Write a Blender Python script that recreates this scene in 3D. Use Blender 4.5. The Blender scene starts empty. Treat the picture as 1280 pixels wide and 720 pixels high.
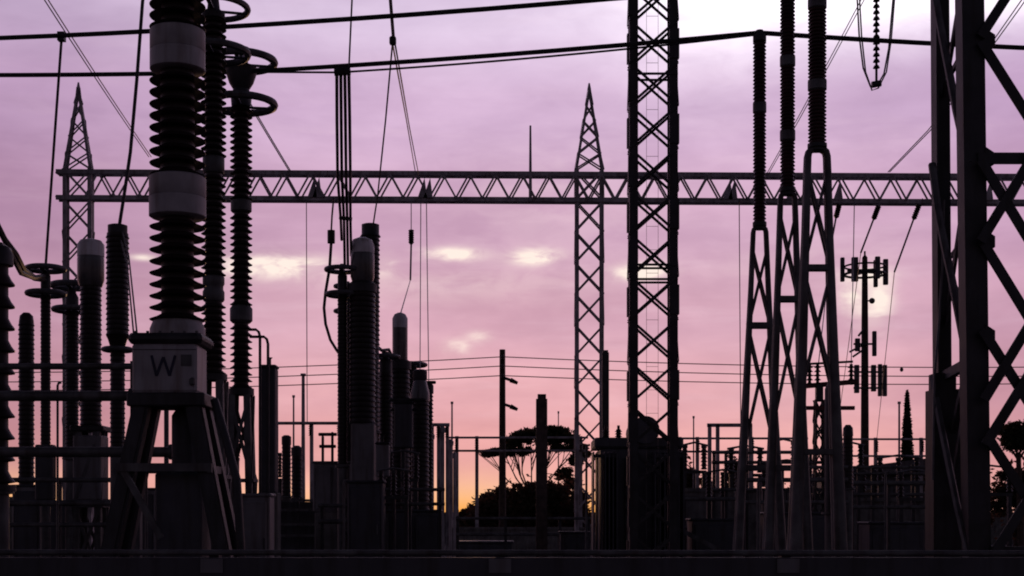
import bpy, math, random
from mathutils import Vector, Matrix
random.seed(7)
R = math.radians
C = bpy.context.scene.collection
F, HX, HY, EYE = 1758.0, 640.0, 648.0, 1.7       # focal length and horizon of the photograph, in its pixels

def wx(px, Y): return (px - HX) / F * Y
def wz(py, Y): return EYE + (HY - py) / F * Y
def P(px, py, Y): return Vector((wx(px, Y), Y, wz(py, Y)))

# ------------------------------------------------------------------ materials
def s2l(c): return tuple((v/255/12.92) if v/255 <= .04045 else ((v/255+.055)/1.055)**2.4 for v in c)
def mat(name, col, rough=.6, metal=0., var=.25, scale=6., bump=0., col2=None, spec=.5):
    m = bpy.data.materials.new(name); m.use_nodes = True
    nt = m.node_tree; b = nt.nodes['Principled BSDF']
    tc = nt.nodes.new('ShaderNodeTexCoord')
    n = nt.nodes.new('ShaderNodeTexNoise'); n.inputs['Scale'].default_value = scale; n.inputs['Detail'].default_value = 6
    nt.links.new(tc.outputs['Object'], n.inputs['Vector'])
    r = nt.nodes.new('ShaderNodeValToRGB')
    c2 = col2 or tuple(v*(1-var*1.6) for v in col); c1 = tuple(min(1, v*(1+var)) for v in col)
    r.color_ramp.elements[0].position = .32; r.color_ramp.elements[0].color = (*c2, 1)
    r.color_ramp.elements[1].position = .68; r.color_ramp.elements[1].color = (*c1, 1)
    nt.links.new(n.outputs['Fac'], r.inputs['Fac'])
    mp = nt.nodes.new('ShaderNodeMapping'); mp.inputs['Scale'].default_value = (9, 9, .9); nt.links.new(tc.outputs['Object'], mp.inputs['Vector'])
    n2 = nt.nodes.new('ShaderNodeTexNoise'); n2.inputs['Scale'].default_value = 1.3; n2.inputs['Detail'].default_value = 7; nt.links.new(mp.outputs[0], n2.inputs['Vector'])
    r2 = nt.nodes.new('ShaderNodeValToRGB'); r2.color_ramp.elements[0].position = .48; r2.color_ramp.elements[1].position = .72
    r2.color_ramp.elements[0].color = (1,1,1,1); r2.color_ramp.elements[1].color = (.55,.46,.40,1); nt.links.new(n2.outputs['Fac'], r2.inputs['Fac'])
    mx_ = nt.nodes.new('ShaderNodeMix'); mx_.data_type = 'RGBA'; mx_.blend_type = 'MULTIPLY'; mx_.inputs[0].default_value = .9
    nt.links.new(r.outputs['Color'], mx_.inputs[6]); nt.links.new(r2.outputs['Color'], mx_.inputs[7]); nt.links.new(mx_.outputs[2], b.inputs['Base Color'])
    mr = nt.nodes.new('ShaderNodeMapRange'); mr.inputs['To Min'].default_value = max(.05, rough-.1); mr.inputs['To Max'].default_value = min(1, rough+.12)
    nt.links.new(n.outputs['Fac'], mr.inputs['Value']); nt.links.new(mr.outputs['Result'], b.inputs['Roughness'])
    b.inputs['Metallic'].default_value = metal
    b.inputs['Specular IOR Level'].default_value = spec
    if bump:
        bp = nt.nodes.new('ShaderNodeBump'); bp.inputs['Strength'].default_value = bump; bp.inputs['Distance'].default_value = .02
        nt.links.new(n.outputs['Fac'], bp.inputs['Height']); nt.links.new(bp.outputs['Normal'], b.inputs['Normal'])
    return m
M = dict(
    steel=mat('weathered_galvanised_steel', (.14,.14,.145), .6, .35, .3, 5),
    dark=mat('dark_painted_steel', (.045,.045,.05), .55, .2, .3, 4),
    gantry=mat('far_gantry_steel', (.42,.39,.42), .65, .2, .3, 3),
    porc=mat('brown_porcelain', (.03,.02,.02), .45, 0, .2, 3, spec=.3),
    porcred=mat('red_brown_porcelain', (.06,.018,.022), .4, 0, .25, 3, spec=.3),
    poly=mat('grey_polymer_shed', (.07,.065,.07), .5, 0, .2, 3),
    collar=mat('grey_cast_flange', (.42,.40,.42), .6, .1, .12, 7),
    box=mat('grey_painted_tank', (.38,.365,.39), .5, 0, .1, 5),
    cap=mat('pale_grey_cap', (.78,.74,.78), .5, 0, .1, 5),
    gauge=mat('smoky_grey_housing', (.12,.115,.12), .25, 0, .2, 3),
    alu=mat('aluminium_conductor', (.16,.16,.17), .5, .5, .2, 8),
    wire=mat('dark_stranded_wire', (.06,.06,.065), .6, .3, .2, 8),
    cab=mat('grey_cabinet_paint', (.19,.185,.20), .55, 0, .15, 3),
    cabd=mat('dark_cabinet_paint', (.065,.067,.08), .55, 0, .2, 3),
    conc=mat('weathered_concrete', (.17,.165,.16), .85, 0, .3, 3, .4),
    wood=mat('creosoted_wood', (.07,.05,.038), .85, 0, .35, 9, .3),
    post=mat('brown_timber_post', (.11,.08,.07), .8, 0, .3, 6),
    bark=mat('pine_bark', (.09,.06,.045), .9, 0, .35, 8, .5),
    leaf=mat('dark_pine_foliage', (.05,.065,.03), .7, 0, .5, 2, 0, (.035,.05,.02)),
    bush=mat('scrub_foliage', (.06,.06,.03), .7, 0, .5, 2, 0, (.07,.045,.03)),
    cyp=mat('cypress_foliage', (.04,.055,.03), .7, 0, .4, 2),
    grav=mat('dark_gravel', (.055,.052,.052), .95, 0, .4, 14, .6),
    blue=mat('blue_black_paint', (.012,.014,.05), .5, 0, .1, 5),
    red=mat('red_oxide_paint', (.12,.03,.03), .6, .1, .2, 5),
    roof=mat('dull_metal_roof', (.12,.11,.12), .6, .3, .2, 3),
    glass=mat('dark_window_glass', (.02,.02,.025), .1, 0, .1, 3),
)

for k, c in (('leaf',(.10,.05,.02)),('bush',(.14,.055,.03)),('cyp',(.05,.04,.02))):   # thin leaves let some light through
    nt = M[k].node_tree; b = nt.nodes['Principled BSDF']; o = nt.nodes['Material Output']
    tr_ = nt.nodes.new('ShaderNodeBsdfTranslucent'); tr_.inputs['Color'].default_value = (*c, 1)
    mx = nt.nodes.new('ShaderNodeMixShader'); mx.inputs[0].default_value = .45
    nt.links.new(b.outputs[0], mx.inputs[1]); nt.links.new(tr_.outputs[0], mx.inputs[2]); nt.links.new(mx.outputs[0], o.inputs['Surface'])

# ------------------------------------------------------------------ mesh builder
class MB:
    def __init__(s): s.v = []; s.f = []
    def add(s, vs, fs):
        o = len(s.v); s.v += [tuple(v) for v in vs]; s.f += [tuple(i+o for i in f) for f in fs]; return s
    def box(s, x0, x1, y0, y1, z0, z1, bev=0):
        if bev:
            c = []
            pts = [(x0+bev,y0),(x1-bev,y0),(x1,y0+bev),(x1,y1-bev),(x1-bev,y1),(x0+bev,y1),(x0,y1-bev),(x0,y0+bev)]
            cx, cy = (x0+x1)/2, (y0+y1)/2
            for z, k in ((z0, 1), (z0+bev, 0), (z1-bev, 0), (z1, 1)):
                for x, y in pts:
                    c.append((x-math.copysign(bev*.6*k, x-cx), y-math.copysign(bev*.6*k, y-cy), z))
            fs = [(j*8+i, j*8+(i+1)%8, (j+1)*8+(i+1)%8, (j+1)*8+i) for j in range(3) for i in range(8)]
            fs += [tuple(range(7,-1,-1)), tuple(range(24,32))]
            return s.add(c, fs)
        return s.add([(x0,y0,z0),(x1,y0,z0),(x1,y1,z0),(x0,y1,z0),(x0,y0,z1),(x1,y0,z1),(x1,y1,z1),(x0,y1,z1)],
                     [(3,2,1,0),(4,5,6,7),(0,1,5,4),(1,2,6,5),(2,3,7,6),(3,0,4,7)])
    def bar(s, p, q, w, h, up=(0,1,0)):
        p, q = Vector(p), Vector(q); d = (q-p).normalized(); u = Vector(up)
        if abs(d.dot(u)) > .95: u = Vector((1,0,0))
        a = d.cross(u).normalized()*w/2; b = a.cross(d).normalized()*h/2
        return s.add([p-a-b,p+a-b,p+a+b,p-a+b,q-a-b,q+a-b,q+a+b,q-a+b],
                     [(3,2,1,0),(4,5,6,7),(0,1,5,4),(1,2,6,5),(2,3,7,6),(3,0,4,7)])
    def angle(s, p, q, w, t, sx, sy):                 # L section upright; flanges run towards sx, sy
        p, q = Vector(p), Vector(q)
        pr = [(0,0),(w*sx,0),(w*sx,t*sy),(t*sx,t*sy),(t*sx,w*sy),(0,w*sy)]
        vs = [p+Vector((x,y,0)) for x,y in pr]+[q+Vector((x,y,0)) for x,y in pr]
        return s.add(vs, [(i,(i+1)%6,6+(i+1)%6,6+i) for i in range(6)]+[(5,4,3,2,1,0),(6,7,8,9,10,11)])
    def tube(s, pts, r, n=8, r2=None, closed=False):
        pts = [Vector(p) for p in pts]; k = len(pts); vs = []; fs = []
        prev = None
        for i, p in enumerate(pts):
            if closed: d = pts[(i+1)%k]-pts[i-1]
            else: d = pts[min(i+1,k-1)]-pts[max(i-1,0)]
            d.normalize()
            if prev is None:
                u = Vector((0,0,1)) if abs(d.z) < .9 else Vector((1,0,0))
                a = d.cross(u).normalized()
            else: a = (prev-d*prev.dot(d)).normalized()
            prev = a; b = d.cross(a)
            rr = r if r2 is None else r+(r2-r)*i/(k-1)
            vs += [p+(a*math.cos(t)+b*math.sin(t))*rr for t in (2*math.pi*j/n for j in range(n))]
        m = k if closed else k-1
        for i in range(m):
            j = (i+1) % k
            fs += [(i*n+t, i*n+(t+1)%n, j*n+(t+1)%n, j*n+t) for t in range(n)]
        if not closed: fs += [tuple(range(n-1,-1,-1)), tuple((k-1)*n+t for t in range(n))]
        return s.add(vs, fs)
    def lathe(s, X, Y, prof, n=20):                   # prof: (radius, z) from top to bottom or bottom to top
        if prof[0][1] > prof[-1][1]: prof = prof[::-1]
        vs = []; fs = []
        for r, z in prof: vs += [(X+r*math.cos(2*math.pi*j/n), Y+r*math.sin(2*math.pi*j/n), z) for j in range(n)]
        for i in range(len(prof)-1):
            fs += [(i*n+t, i*n+(t+1)%n, (i+1)*n+(t+1)%n, (i+1)*n+t) for t in range(n)]
        fs += [tuple(range(n-1,-1,-1)), tuple((len(prof)-1)*n+t for t in range(n))]
        return s.add(vs, fs)
    def ring(s, X, Y, z, Rr, r, n=36, m=8):
        return s.tube([(X+Rr*math.cos(2*math.pi*j/n), Y+Rr*math.sin(2*math.pi*j/n), z) for j in range(n)], r, m, closed=True)
    def sheds(s, X, Y, z0, z1, rc, rs, pitch, n=20):
        k = max(1, round((z1-z0)/pitch)); p = (z1-z0)/k; prof = [(rc, z0)]
        for i in range(k):
            b = z0+i*p
            prof += [(rc, b+.05*p), (rs*.985, b+.10*p), (rs, b+.15*p), (rc+(rs-rc)*.45, b+.36*p), (rc, b+.62*p)]
        prof.append((rc, z1))
        return s.lathe(X, Y, prof, n)
    def build(s, name, m, parent=None, loc=None, smooth=True):
        me = bpy.data.meshes.new(name)
        o = bpy.data.objects.new(name, me); C.objects.link(o)
        base = WL[parent] if parent is not None else Vector(loc or (0,0,0))
        me.from_pydata([Vector(v)-base for v in s.v], [], s.f); me.validate(); me.update()
        me.materials.append(M[m])
        if smooth:
            me.polygons.foreach_set('use_smooth', [True]*len(me.polygons)); me.set_sharp_from_angle(angle=R(38))
        if parent is not None: o.parent = parent
        else: o.location = base
        WL[o] = base
        return o
WL = {}
def tag(o, label=None, cat=None, group=None, kind=None):
    if label: o['label'] = label
    if cat: o['category'] = cat
    if group: o['group'] = group
    if kind: o['kind'] = kind
    return o
def thing(name, label, cat, loc, group=None):
    o = bpy.data.objects.new(name, None); C.objects.link(o); o.location = loc; o.empty_display_size = .2
    WL[o] = Vector(loc); return tag(o, label, cat, group)

# ------------------------------------------------------------------ world: dusk sky
def make_world():
    w = bpy.data.worlds.new('World'); bpy.context.scene.world = w; w.use_nodes = True
    nt = w.node_tree; nt.nodes.clear(); N = nt.nodes; L = nt.links
    def val(x):
        if isinstance(x, (int, float)):
            n = N.new('ShaderNodeValue'); n.outputs[0].default_value = x; return n.outputs[0]
        return x
    def m(op, a, b=0., c=None, clamp=False):
        n = N.new('ShaderNodeMath'); n.operation = op; n.use_clamp = clamp
        for i, x in enumerate((a, b) if c is None else (a, b, c)):
            if isinstance(x, (int, float)): n.inputs[i].default_value = x
            else: L.new(x, n.inputs[i])
        return n.outputs[0]
    def mapr(x, a, b, c, d, smooth=True):
        n = N.new('ShaderNodeMapRange'); n.interpolation_type = 'SMOOTHSTEP' if smooth else 'LINEAR'
        L.new(x, n.inputs['Value'])
        for k, v in (('From Min',a),('From Max',b),('To Min',c),('To Max',d)): n.inputs[k].default_value = v
        return n.outputs['Result']
    def mix(f, a, b, blend='MIX'):
        n = N.new('ShaderNodeMix'); n.data_type = 'RGBA'; n.blend_type = blend; n.clamp_result = False
        if isinstance(f, (int,float)): n.inputs[0].default_value = f
        else: L.new(f, n.inputs[0])
        for i, x in ((6,a),(7,b)):
            if isinstance(x, tuple): n.inputs[i].default_value = (*x, 1)
            else: L.new(x, n.inputs[i])
        return n.outputs[2]
    tc = N.new('ShaderNodeTexCoord'); sep = N.new('ShaderNodeSeparateXYZ'); L.new(tc.outputs['Generated'], sep.inputs[0])
    x, y, z = sep.outputs
    e = m('MULTIPLY', m('ARCSINE', z), 180/math.pi)
    a = m('MULTIPLY', m('ARCTAN2', x, y), 180/math.pi)
    def ae(px, py):
        dx, dz = px-HX, HY-py
        return math.degrees(math.atan2(dx, F)), math.degrees(math.atan2(dz, math.hypot(F, dx)))
    ramp = N.new('ShaderNodeValToRGB'); cr = ramp.color_ramp; cr.interpolation = 'EASE'
    stops = [(-5,(34,28,34)), (-.6,(140,102,92)), (.2,(246,184,158)), (1.2,(243,178,166)), (2.6,(232,170,169)), (5,(217,165,176)), (8,(212,168,188)),
             (12,(206,167,195)), (16,(206,174,207)), (20,(218,197,225)), (26,(150,130,170)), (38,(74,68,90)), (60,(42,40,52)), (90,(34,34,44))]
    while len(cr.elements) < len(stops): cr.elements.new(.5)
    for el, (d, c) in zip(cr.elements, stops): el.position = (d+5)/95
    for el, (d, c) in zip(cr.elements, stops): el.color = (*s2l(c), 1)
    L.new(mapr(e, -5, 90, 0, 1, False), ramp.inputs['Fac'])
    col = ramp.outputs['Color']
    # cloud coordinates: bands lie flat, like a sheet seen from below
    def noise(sa, se, scale, detail, off=0.):
        cv = N.new('ShaderNodeCombineXYZ')
        L.new(m('MULTIPLY', a, sa), cv.inputs[0]); L.new(m('MULTIPLY', e, se), cv.inputs[1]); cv.inputs[2].default_value = off
        n = N.new('ShaderNodeTexNoise'); n.inputs['Scale'].default_value = scale; n.inputs['Detail'].default_value = detail; n.inputs['Roughness'].default_value = .55
        n.inputs['Distortion'].default_value = .4
        L.new(cv.outputs[0], n.inputs['Vector']); return n.outputs['Fac']
    n_big = noise(.06, .17, 1.5, 5, 3.1); n_fine = noise(.35, .8, 1.3, 6, 8.2); n_band = noise(.05, .6, 1.2, 4, 1.7)
    col = mix(1., col, mix(mapr(n_big, .3, .7, 0, 1), (.90,.885,.91), (1.10,1.12,1.09)), 'MULTIPLY')
    col = mix(1., col, mix(mapr(n_band, .3, .7, 0, 1), (.97,.965,.97), (1.04,1.045,1.035)), 'MULTIPLY')
    def gauss(px, py, sa, se, amp=1.):
        a0, e0 = ae(px, py)
        u = m('POWER', m('DIVIDE', m('SUBTRACT', a, a0), sa), 2.); v = m('POWER', m('DIVIDE', m('SUBTRACT', e, e0), se), 2.)
        return m('MULTIPLY', m('EXPONENT', m('MULTIPLY', m('ADD', u, v), -1.)), amp)
    n_wisp = noise(.10, .75, 1.7, 8, 5.5)
    wf = m('MULTIPLY', mapr(n_wisp, .48, .74, 0, .16), m('MULTIPLY', mapr(e, 2.5, 6, 0, 1), mapr(e, 12, 22, 1, .45)))
    col = mix(wf, col, s2l((244,214,228)))
    col = mix(1., col, mix(mapr(n_fine, .3, .7, 0, 1), (.965,.955,.965), (1.03,1.03,1.03)), 'MULTIPLY')
    # darker cloud towards the left and the far right
    col = mix(1., col, mix(mapr(a, -20, -6, 0, 1), (.74,.69,.75), (1,1,1)), 'MULTIPLY')
    col = mix(1., col, mix(mapr(a, 13, 21, 0, 1), (1,1,1), (.86,.82,.88)), 'MULTIPLY')
    # bright break in the cloud, upper right
    g = m('ADD', gauss(990, -30, 6.2, 2.1, 1.25), gauss(1220, -20, 4.5, 1.6, .7))
    g = m('ADD', g, gauss(870, 60, 3.2, 2.2, .18))
    g = m('MULTIPLY', g, mapr(n_fine, .2, .8, .65, 1.3))
    col = mix(m('MINIMUM', g, 1.), col, (1.35,1.22,1.36))
    # lit cloud edges
    for px, py, sa, se, amp in ((350,333,2.0,.4,1.4), (300,338,1.2,.3,.7), (565,318,1.1,.24,1.3), (668,321,.85,.28,1.8), (800,340,1.0,.28,1.4), (572,434,.5,.28,.7), (598,421,.45,.22,.55),
                                (480,330,.5,.45,.6), (1068,366,.5,.7,1.1), (1098,372,.5,.8,1.1), (1088,400,.5,.45,.8), (1082,345,.9,.3,.9), (180,322,.5,.12,.7), (560,355,5.5,.7,.16), (1000,330,3.5,.6,.15), (700,250,4,2.4,.10)):
        gg = m('MULTIPLY', gauss(px, py, sa, se, amp), mapr(n_fine, .36, .62, .25, 1.35))
        col = mix(m('MINIMUM', gg, 1.), col, s2l((255,238,228)))
    # glow low on the horizon
    gl = gauss(585, 642, 2.6, 1.3, .9); gl2 = gauss(20, 640, 2.6, 1.3, .9); gl3 = gauss(350, 642, 2.2, 1.1, .7); gl4 = gauss(740, 645, 1.6, 1.0, .7)
    col = mix(m('MINIMUM', m('ADD', m('ADD', gl, gl2), m('ADD', gl3, gl4)), 1.), col, s2l((255,210,165)))
    glo = m('ADD', m('ADD', gauss(578, 652, 2.1, 1.05, 1.15), gauss(18, 652, 2.2, 1.1, 1.15)), m('ADD', gauss(350, 652, 1.9, 1.0, 1.1), gauss(742, 652, 1.0, 1.0, 1.1)))
    col = mix(m('MINIMUM', glo, 1.), col, s2l((255,172,80)))
    # the sky behind the viewer is already dark
    away = mapr(y, -.25, .88, .22, 1.)
    col = mix(1., col, away, 'MULTIPLY')
    col = mix(mapr(y, -.1, .75, 0, 1), mix(1., col, (.82,1.07,1.08), 'MULTIPLY'), col)
    sky = N.new('ShaderNodeTexSky'); sky.sky_type = 'NISHITA'; sky.sun_disc = False
    sky.sun_elevation = R(1.5); sky.sun_rotation = R(-1.5); sky.air_density = 1.5; sky.dust_density = 3
    bg1 = N.new('ShaderNodeBackground'); bg1.inputs['Strength'].default_value = 1.; L.new(col, bg1.inputs['Color'])
    bg2 = N.new('ShaderNodeBackground'); bg2.inputs['Strength'].default_value = .006; L.new(sky.outputs[0], bg2.inputs['Color'])
    add = N.new('ShaderNodeAddShader'); L.new(bg1.outputs[0], add.inputs[0]); L.new(bg2.outputs[0], add.inputs[1])
    out = N.new('ShaderNodeOutputWorld'); L.new(add.outputs[0], out.inputs['Surface'])
make_world()
sun = bpy.data.lights.new('sun', 'SUN'); sun.energy = .2; sun.angle = R(4); sun.color = (1,.55,.3)
so = bpy.data.objects.new('sun', sun); C.objects.link(so)
so.rotation_euler = (R(90-1.5), 0, R(180+1.5)); so.location = (0, 80, 30)

# ------------------------------------------------------------------ the setting
g = MB(); g.add([(-1500,-300,0),(1500,-300,0),(1500,2600,0),(-1500,2600,0)], [(0,1,2,3)])
tag(g.build('ground', 'grav', smooth=False), kind='structure')

# ------------------------------------------------------------------ generic pieces
def lattice(frame, brace, cx, cy, z0, z1, w0, w1, leg, bw, n, style='X', d0=None, d1=None):
    side = d0 is None
    """four legs and zigzag bracing on all four sides, tapering from w0 to w1; legs is a list of four MB"""
    d0 = d0 or w0; d1 = d1 or w1
    def cor(t, sx, sy): return Vector((cx+sx*(w0+(w1-w0)*t)/2, cy+sy*(d0+(d1-d0)*t)/2, z0+(z1-z0)*t))
    for i, (sx, sy) in enumerate(((-1,-1),(1,-1),(1,1),(-1,1))):
        frame[i].angle(cor(0,sx,sy), cor(1,sx,sy), leg, leg*.16, -sx, -sy)
    sides = (((-1,-1),(1,-1)),((1,-1),(1,1)),((1,1),(-1,1)),((-1,1),(-1,-1)))
    for k in range(n):
        t0, t1 = k/n, (k+1)/n
        for si, (A, B) in enumerate(sides):
            if not side and si in (1, 3) and k % 2: continue
            off = Vector((0, -.012, 0)) if si == 0 else Vector((0, .012, 0)) if si == 2 else Vector((.012,0,0)) if si == 1 else Vector((-.012,0,0))
            if style == 'X' or (k+si) % 2 == 0: brace.bar(cor(t0,*A)+off, cor(t1,*B)+off, bw, bw*.25, off)
            if style == 'X' or (k+si) % 2 == 1: brace.bar(cor(t0,*B)-off, cor(t1,*A)-off, bw, bw*.25, off)
    return cor
def stand(t, X, Y, ztop, w0, w1, leg, m='steel', levels=3):
    fr = [MB() for _ in range(4)]; br = MB()
    cor = lattice(fr, br, X, Y, .02, ztop, w1, w0, leg, leg*.5, levels)
    for f in fr: f.build('leg', m, t)
    for k in range(1, levels):
        for A, B in (((-1,-1),(1,-1)),((1,-1),(1,1)),((1,1),(-1,1)),((-1,1),(-1,-1))):
            br.bar(cor(k/levels,*A), cor(k/levels,*B), leg*.7, leg*.5, (0,0,1))
    br.build('bracing', m, t)
    foot(t, X, Y, w1*.5+leg)
def foot(t, X, Y, h):
    MB().box(X-h, X+h, Y-h, Y+h, -.05, .06).build('footing', 'conc', t, smooth=False)
def unit(name, label, cat, px, Y, parts, group=None):
    X = wx(px, Y); s = Y/F
    t = thing(name, label, cat, (X, Y, 0), group)
    Z = lambda py: wz(py, Y)
    for p in parts:
        k = p[0]
        if k == 'ins':
            _, y0, y1, rc, rs, pitch = p[:6]
            MB().sheds(X, Y, Z(y1), Z(y0), rc*s, rs*s, pitch*s, 20).build('insulator', p[6] if len(p) > 6 else 'porc', t)
        elif k == 'cyl':
            _, nm, m_, prof = p
            MB().lathe(X, Y, [(r*s, Z(y)) for r, y in prof], 24).build(nm, m_, t)
        elif k == 'ring':
            _, y, rr, r = p
            b = MB().ring(X, Y, Z(y), rr*s, r*s)
            for j in range(3):
                an = R(30+120*j); b.bar((X, Y, Z(y+4)), (X+math.cos(an)*rr*s, Y+math.sin(an)*rr*s, Z(y)), 5*s, 2*s, (0,0,1))
            b.build('corona_ring', 'alu', t)
        elif k == 'box':
            _, nm, m_, x0, x1, y0, y1, dep = p[:8]
            d = dep*s/2; yo = (p[8]*s if len(p) > 8 else 0)
            MB().box(wx(x0,Y), wx(x1,Y), Y-d+yo, Y+d+yo, Z(y1), Z(y0), bev=min(.02, 1.5*s)).build(nm, m_, t, smooth=False)
        elif k == 'legs':
            _, y0, a, b, lw = p[:5]
            stand(t, X, Y, Z(y0), a*2*s, b*2*s, lw*s, *(p[5:]))
        elif k == 'post':
            _, y0, r = p[:3]
            MB().lathe(X, Y, [(r*1.7*s, .02), (r*1.7*s, .07), (r*s, .08), (r*s, Z(y0)-.03), (r*1.5*s, Z(y0)-.025), (r*1.5*s, Z(y0))], 16).build('pedestal', p[3] if len(p) > 3 else 'steel', t)
            foot(t, X, Y, r*2.2*s)
    return t
def sag(p, q, d, n=14):
    p, q = Vector(p), Vector(q)
    return [p.lerp(q, i/n)-Vector((0,0,d*4*(i/n)*(1-i/n))) for i in range(n+1)]
def wire(name, label, cat, pts, r, m='wire', group=None, n=6, r2=None):
    o = MB().tube(pts, r, n, r2).build(name, m, None, pts[0]); return tag(o, label, cat, group)

# ------------------------------------------------------------------ far steel gantry
YG = 43.
t = thing('steel_gantry', 'long lattice steel gantry with peaked columns crossing the whole yard', 'gantry', (wx(737,YG), YG, 0))
def Yg(px): return YG+(px-400)*.0008
for pc, apex in ((98,105),(736.5,106)):
    s = YG/F; X = wx(pc, YG); w = 36*s
    col = MB(); fr = [col]*4; br = col
    lattice(fr, br, X, YG, 0, wz(212, YG), w, w, 5.*s, 2.1*s, 13, 'X', .3, .3)
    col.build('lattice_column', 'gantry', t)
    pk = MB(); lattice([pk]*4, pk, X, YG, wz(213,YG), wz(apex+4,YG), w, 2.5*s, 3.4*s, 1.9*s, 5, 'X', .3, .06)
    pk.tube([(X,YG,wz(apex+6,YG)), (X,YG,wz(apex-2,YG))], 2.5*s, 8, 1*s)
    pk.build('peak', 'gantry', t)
    foot(t, X, YG, w*.8)
bm_ = MB(); s = YG/F
xa, xb = wx(72,YG), wx(1460,YG)
def tilt(X): return -(X-xa)*.0048
for dy in (-.15, .15):
    for py, h in ((216,5.6),(248,5.6)):
        zz = wz(py, YG)
        bm_.bar((xa, YG+dy, zz+tilt(xa)), (xb, YG+dy, zz+tilt(xb)), h*s, .08, (0,1,0))
    nz = 41
    for k in range(nz):
        a0 = xa+.9+(xb-xa-.9)*k/nz; a1 = xa+.9+(xb-xa-.9)*(k+.5)/nz; a2 = xa+.9+(xb-xa-.9)*(k+1)/nz
        if dy > 0: a0 += .04; a1 += .04; a2 += .04
        zb, zt = wz(247,YG), wz(217,YG); o = -.06 if dy < 0 else .06
        bm_.bar((a0,YG+dy+o,zb+tilt(a0)), (a1,YG+dy+o,zt+tilt(a1)), 2.15*s, .03); bm_.bar((a1,YG+dy+o*1.5,zt+tilt(a1)), (a2,YG+dy+o*1.5,zb+tilt(a2)), 2.15*s, .03)
for k in range(46):
    a0 = xa+(xb-xa)*k/45
    for py in (217,247): bm_.bar((a0,YG-.15,wz(py,YG)+tilt(a0)), (a0,YG+.15,wz(py,YG)+tilt(a0)), 2.2*s, .03, (0,0,1))
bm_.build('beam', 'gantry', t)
for px in (391, 397, 528, 535, 908, 914, 986, 1045, 1232):            # hanger plates inside the beam
    b = MB(); X = wx(px,YG); b.add([(X-.13,YG-.23,wz(247,YG)+tilt(X)),(X+.16,YG-.23,wz(247,YG)+tilt(X)),(X+.08,YG-.23,wz(222,YG)+tilt(X)),(X-.13,YG-.20,wz(247,YG)+tilt(X)),(X+.16,YG-.20,wz(247,YG)+tilt(X)),(X+.08,YG-.20,wz(222,YG)+tilt(X))],
        [(0,1,2),(5,4,3),(0,3,4,1),(1,4,5,2),(2,5,3,0)]); b.build('hanger_plate', 'gantry', t, smooth=False)
MB().tube([P(663,252,YG-.22), P(663,157,YG-.22)], 2.2*s, 8, 1.2*s).build('lightning_rod', 'gantry', t)

# ------------------------------------------------------------------ middle lattice tower
YM = 24.; s = YM/F; X = wx(816, YM)
t = thing('lattice_tower', 'tall straight lattice tower with crossed bracing, rising out of the top of the picture', 'lattice tower', (X, YM, 0))
fr = [MB() for _ in range(4)]; br = MB(); w = 60*s; ztop = wz(-130, YM); n = 17
cor = lattice(fr, br, X, YM, .02, ztop, w, w, 10.5*s, 3.3*s, n, 'X', w*.42, w*.42)
for i, f in enumerate(fr):
    sx, sy = ((-1,-1),(1,-1),(1,1),(-1,1))[i]
    for k in range(n):                                                  # splice plates standing proud of the legs
        if k % 2 == (i % 2):
            c = cor((k+.45)/n, sx, sy); f.box(min(c.x-sx*10.5*s, c.x+sx*.022), max(c.x-sx*10.5*s, c.x+sx*.022), c.y-.02 if sy < 0 else c.y-.1, c.y+.1 if sy < 0 else c.y+.02, c.z-.25, c.z+.25)
    f.build('leg', 'dark', t, smooth=False)
for py in (96, 333, 351):
    tt = (wz(py,YM)-.02)/(ztop-.02)
    for A, B in (((-1,-1),(1,-1)),((1,1),(-1,1))): br.bar(cor(tt,*A), cor(tt,*B), 2.6*s, .03, (0,1,0))
br.build('bracing', 'dark', t)
ld = MB(); Xl = X; yl = YM+w*.1                                        # ladder inside the tower
for sx in (-.1, .1): ld.bar((Xl+sx, yl, .05), (Xl+sx, yl, ztop), .006, .006)
zz = .3
while zz < ztop-.1: ld.bar((Xl-.1, yl, zz), (Xl+.1, yl, zz), .006, .006, (0,0,1)); zz += .4
ld.build('ladder', 'alu', t)
foot(t, X, YM, w*.75)

# ------------------------------------------------------------------ near right tower
YR = 13.; s = YR/F
xl, xr = wx(1222, YR), wx(1357, YR)
YB = 14.2; xbk = wx(1176, YB)                                           # rear left leg
t = thing('lattice_tower', 'massive near lattice tower with heavy diagonal bracing, cut by the right picture edge', 'lattice tower', ((xl+xr)/2, YR+.6, 0))
zt = wz(-150, YR); ztb = wz(-150, YB)
dxb = xbk-xl; xbr = xr+dxb
def lleg(x0, x1, y, z, w, sx, sy): MB().angle((x0-sx*w/2, y, 0), (x1-sx*w/2, y, z), w, w*.12, sx, sy).build('leg', 'dark', t, smooth=False)
lleg(xl+.04, xl-.055, YR, zt, 28*s, 1, 1); lleg(xr, xr-.03, YR, zt, 35*s, -1, 1)
lleg(xbk+.03, xbk-.02, YB, ztb, 23*YB/F, 1, -1); lleg(xbr+.03, xbr-.02, YB, ztb, 25*YB/F, -1, -1)
lo = MB(); lo.box(wx(1157,YB-.06), wx(1192,YB-.06), YB-.33, YB-.05, .05, wz(490,YB)); lo.box(wx(1160,YB-.06), wx(1186,YB-.06), YB-.30, YB-.08, wz(490,YB), wz(470,YB))
lo.build('leg_stub', 'dark', t, smooth=False)
br = MB(); bw = 12*s
def fb(x0, y0, x1, y1, dy=-.03, w=bw): br.bar(P(x0,y0,YR+dy), P(x1,y1,YR+dy), w, .03, (0,1,0))
fb(1226,46,1352,-150,-.030); fb(1226,52,1354,255,-.030); fb(1222,198,1357,198,-.01,14*s)
fb(1226,200,1354,412,-.065); fb(1226,302,1354,92,-.095); fb(1228,302,1356,512,-.030); fb(1228,412,1356,613,-.065)
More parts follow.
